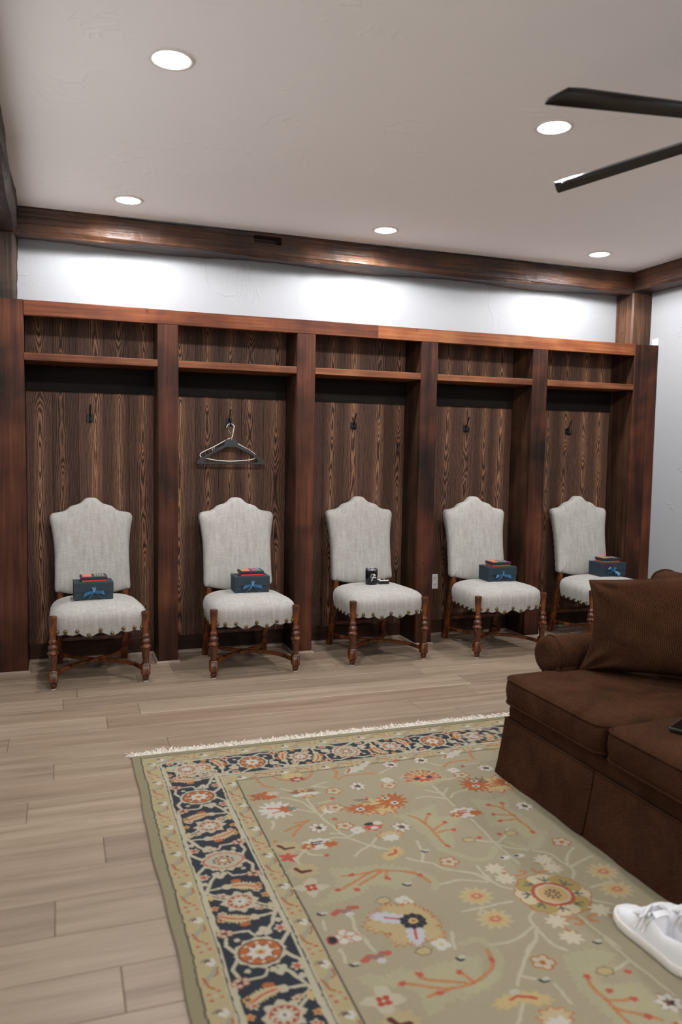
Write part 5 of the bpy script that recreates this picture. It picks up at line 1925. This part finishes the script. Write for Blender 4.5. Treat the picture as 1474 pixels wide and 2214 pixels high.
        blob(u - .9, v - .2, .8, .7, DRKC)
    elif kd == 'wh':
        blob(u, v, 3.1, 3.0, C3(206, 192, 160), 8, .26)
    elif kd == 'yf':
        blob(u, v, 4.9, 4.5, CREAM * .5 + YEL * .5, 11, .24)
        blob(u, v, 3.6, 3.3, YEL, 9, .12)
        blob(u + .3, v, 1.9, 1.5, C3(196, 112, 88), 8, .3)
        blob(u + .3, v, .8, .6, YEL)
    elif kd == 'yw':
        blob(u - 3.4, v + .6, 4.2, 2.2, YEL, 9, .2, rot=-.2)
        blob(u + 3.6, v + 1.6, 4.8, 2.4, YEL, 9, .2, rot=.45)
        line([(u - 2.6, v), (u, v - .4)], .9, REDC)
        line([(u + .6, v), (u + 4, v + 1.6)], 1.2, REDC)
        blob(u, v - 2, 1.6, 1.1, C3(186, 184, 156), 6, .2)
    elif kd == 'leafw':
        poly(ragged([(u - 7, v + 3), (u - 3, v - 2), (u + 3, v - 4.4), (u + 8, v - 5), (u + 4, v), (u, v + 2.4)], .7, 1.2, 9), C3(198, 192, 172), .9)
        line([(u - 5, v + 2), (u - 2.6, v - 1.4)], 1.0, ORNG)
    elif kd == 'bigpal':
        pet = [(188, 14.5, 4.4, YEL), (240, 11.5, 4.0, YEL), (285, 9.0, 3.8, YEL), (135, 12.5, 4.2, YEL), (70, 11.0, 3.8, YEL), (25, 7.5, 3.2, YEL), (330, 7.0, 3.2, YEL), (210, 13.2, 2.7, LAV), (108, 11.6, 2.7, LAV)]
        for ps in (1.0, 0.0):
            for an, L_, w_, cc in pet:
                an = math.radians(an)
                cx_, cy_ = u + L_ * .5 * math.cos(an), v + L_ * .5 * math.sin(an)
                blob(cx_, cy_, L_ * .5 + ps * .55, w_ + ps * .55, ORNG if ps else (cc if cc is LAV else YEL * .7 + FIELD * .3), 15, .17, rot=an)
        for an in (210, 108):
            an = math.radians(an)
            line([(u + 4.5 * math.cos(an), v + 4.5 * math.sin(an)), (u + 8.6 * math.cos(an), v + 8.6 * math.sin(an))], .9, REDC)
        blob(u, v, 4.0, 3.9, DRKC, 10, .08)
        for j in range(8):
            line([(u + 1.9 * math.cos(j * PI / 4), v + 1.9 * math.sin(j * PI / 4)), (u + 3.3 * math.cos(j * PI / 4), v + 3.3 * math.sin(j * PI / 4))], .3, C3(90, 88, 90))
        blob(u, v, 1.5, 1.5, YEL)
        blob(u, v, .7, .7, ORNG)
    elif kd == 'med':
        for ps in (1, 0):
            for j in range(8):
                an = 2 * PI * (j + .35) / 8
                pc = (u + 8.9 * math.cos(an), v + 8.9 * math.sin(an))
                g_ = 4.9 if ps else 4.35
                cc = REDC * .5 + ORNG * .5 if ps else (C3(170, 148, 84) if j % 2 else C3(206, 190, 150))
                for da in (-.34, 0, .34):
                    rr2 = 9.6 if da == 0 else 9.0
                    blob(u + rr2 * math.cos(an + da), v + rr2 * math.sin(an + da), g_ * .62, g_ * .62, cc)
                blob(u + 7.6 * math.cos(an), v + 7.6 * math.sin(an), g_ * .72, g_ * .72, cc)
                if not ps:
                    for da in (-.22, 0, .22):
                        line([(u + 7.4 * math.cos(an), v + 7.4 * math.sin(an)), (u + 9.6 * math.cos(an + da), v + 9.6 * math.sin(an + da))], .75, C3(104, 104, 88))
        blob(u, v, 6.9, 6.9, C3(178, 80, 56), 28, .035)
        blob(u, v, 5.7, 5.7, C3(196, 184, 148))
        blob(u, v, 4.8, 4.8, C3(200, 166, 108))
        for j in range(9):
            an = 2 * PI * j / 9
            blob(u + 2.3 * math.cos(an), v + 2.3 * math.sin(an), .5, .5, PUR)
            blob(u + 1.2 * math.cos(an + .4), v + 1.2 * math.sin(an + .4), .38, .38, BRN)
for f_ in FLOW:
    flower(*f_)
# the half of the field outside the picture repeats the design about the centre medallion
CU, CV = 118.9, 157.0
iu = np.arange(NU)
mu = np.clip(np.round((2 * CU - iu * CELL) / CELL).astype(int), 0, NU - 1)
far = (iu * CELL > 158) & (iu * CELL < RU - 41)
CAN[far, int(41 / CELL):int((RV - 41) / CELL)] = CAN[mu[far], int(41 / CELL):int((RV - 41) / CELL)]
iv = np.arange(NV)
mv = np.clip(np.round((2 * CV - iv * CELL) / CELL).astype(int), 0, NV - 1)
nearv = (iv * CELL > 216) & (iv * CELL < RV - 41)
sub = CAN[int(41 / CELL):int((RU - 41) / CELL)]
sub[:, nearv] = sub[:, mv[nearv]]

def rug_mesh():
    ul = np.concatenate([np.arange(0, 156, 0.3), np.arange(156, RU, 1.4), [RU]])
    vl = np.concatenate([np.arange(0, 222, 0.3), np.arange(222, RV, 1.4), [RV]])
    nu, nv = len(ul), len(vl)
    U_, V_ = np.meshgrid(ul, vl, indexing='ij')
    du = 0.35 * np.sin(V_ * 0.055) * np.exp(-U_ / 30) + 0.18 * np.sin(V_ * 0.17 + 1) * np.exp(-U_ / 20)
    X = U_ / 100 + du / 100
    Y = -V_ / 100
    Z = np.full_like(X, 0.0095)
    Z[0, :] = Z[-1, :] = Z[:, 0] = Z[:, -1] = 0.006
    co = np.stack([X, Y, Z], -1).reshape(-1, 3)
    idx = np.arange(nu * nv).reshape(nu, nv)
    f = np.stack([idx[:-1, :-1], idx[:-1, 1:], idx[1:, 1:], idx[1:, :-1]], -1).reshape(-1, 4)
    per = np.concatenate([idx[:, 0], idx[-1, 1:], idx[-2::-1, -1], idx[0, -2:0:-1]])
    low_ = co[per].copy()
    low_[:, 2] = 0.0004
    b0_ = len(co)
    co = np.concatenate([co, low_])
    m = len(per)
    a = per
    nxt = np.roll(per, -1)
    li = b0_ + np.arange(m)
    side = np.stack([a, li, np.roll(li, -1), nxt], -1)
    f = np.concatenate([f, side[:, ::-1]])
    me = bpy.data.meshes.new('pile')
    me.vertices.add(len(co))
    me.vertices.foreach_set('co', co.astype(np.float32).ravel())
    me.loops.add(len(f) * 4)
    me.loops.foreach_set('vertex_index', f.astype(np.int32).ravel())
    me.polygons.add(len(f))
    me.polygons.foreach_set('loop_start', (np.arange(len(f)) * 4).astype(np.int32))
    me.polygons.foreach_set('loop_total', np.full(len(f), 4, np.int32))
    me.update(calc_edges=True)
    at_ = me.color_attributes.new('pile', 'FLOAT_COLOR', 'POINT')
    iu_ = np.clip(np.round(U_ / CELL).astype(int), 0, NU - 1)
    iv_ = np.clip(np.round(V_ / CELL).astype(int), 0, NV - 1)
    cc = CAN[iu_, iv_].reshape(-1, 3)
    cc = np.concatenate([cc, np.tile(OLIVE * 0.8, (m, 1))])
    rgba = np.ones((len(co), 4), np.float32)
    rgba[:, :3] = cc
    at_.data.foreach_set('color', rgba.ravel())
    return me
rug = empty('rug', (RX, RY, 0), label='olive oriental rug with a navy floral border on the floor', cat='rug')
obj('pile', rug_mesh(), 'rug', rug)
def fringe(y0, dirn):
    rg_ = random.Random(9)
    bm = B()
    n = 1500
    for i in range(n):
        x = 0.0 + RU / 100 * i / n + rg_.uniform(-.002, .002)
        clump = 0.5 + 0.5 * math.sin(x * 23) * math.sin(x * 61 + 1)
        L_ = rg_.uniform(0.026, 0.050) + 0.018 * clump
        a = rg_.uniform(-0.9, 0.9)
        z = 0.005
        pts = []
        px, py = x, 0.001
        for j in range(5):
            pts.append(Vector((px, y0 + dirn * py, max(0.0012, z))))
            px += math.sin(a) * L_ / 4
            py += abs(math.cos(a)) * L_ / 4
            a += rg_.uniform(-0.7, 0.7)
            z += rg_.uniform(-0.004, 0.0045)
        w = rg_.uniform(0.0011, 0.0024)
        prev = None
        for j, q in enumerate(pts):
            cur = [bm.verts.new(q + Vector((-w, 0, 0))), bm.verts.new(q + Vector((0, 0, w))), bm.verts.new(q + Vector((w, 0, 0)))]
            if prev:
                bm.faces.new((prev[0], prev[1], cur[1], cur[0]))
                bm.faces.new((prev[1], prev[2], cur[2], cur[1]))
            prev = cur
    obj('fringe', bm, 'fringe', rug, kind='stuff', label='white knotted cotton fringe')
fringe(0.0, 1)
fringe(-RV / 100, -1)
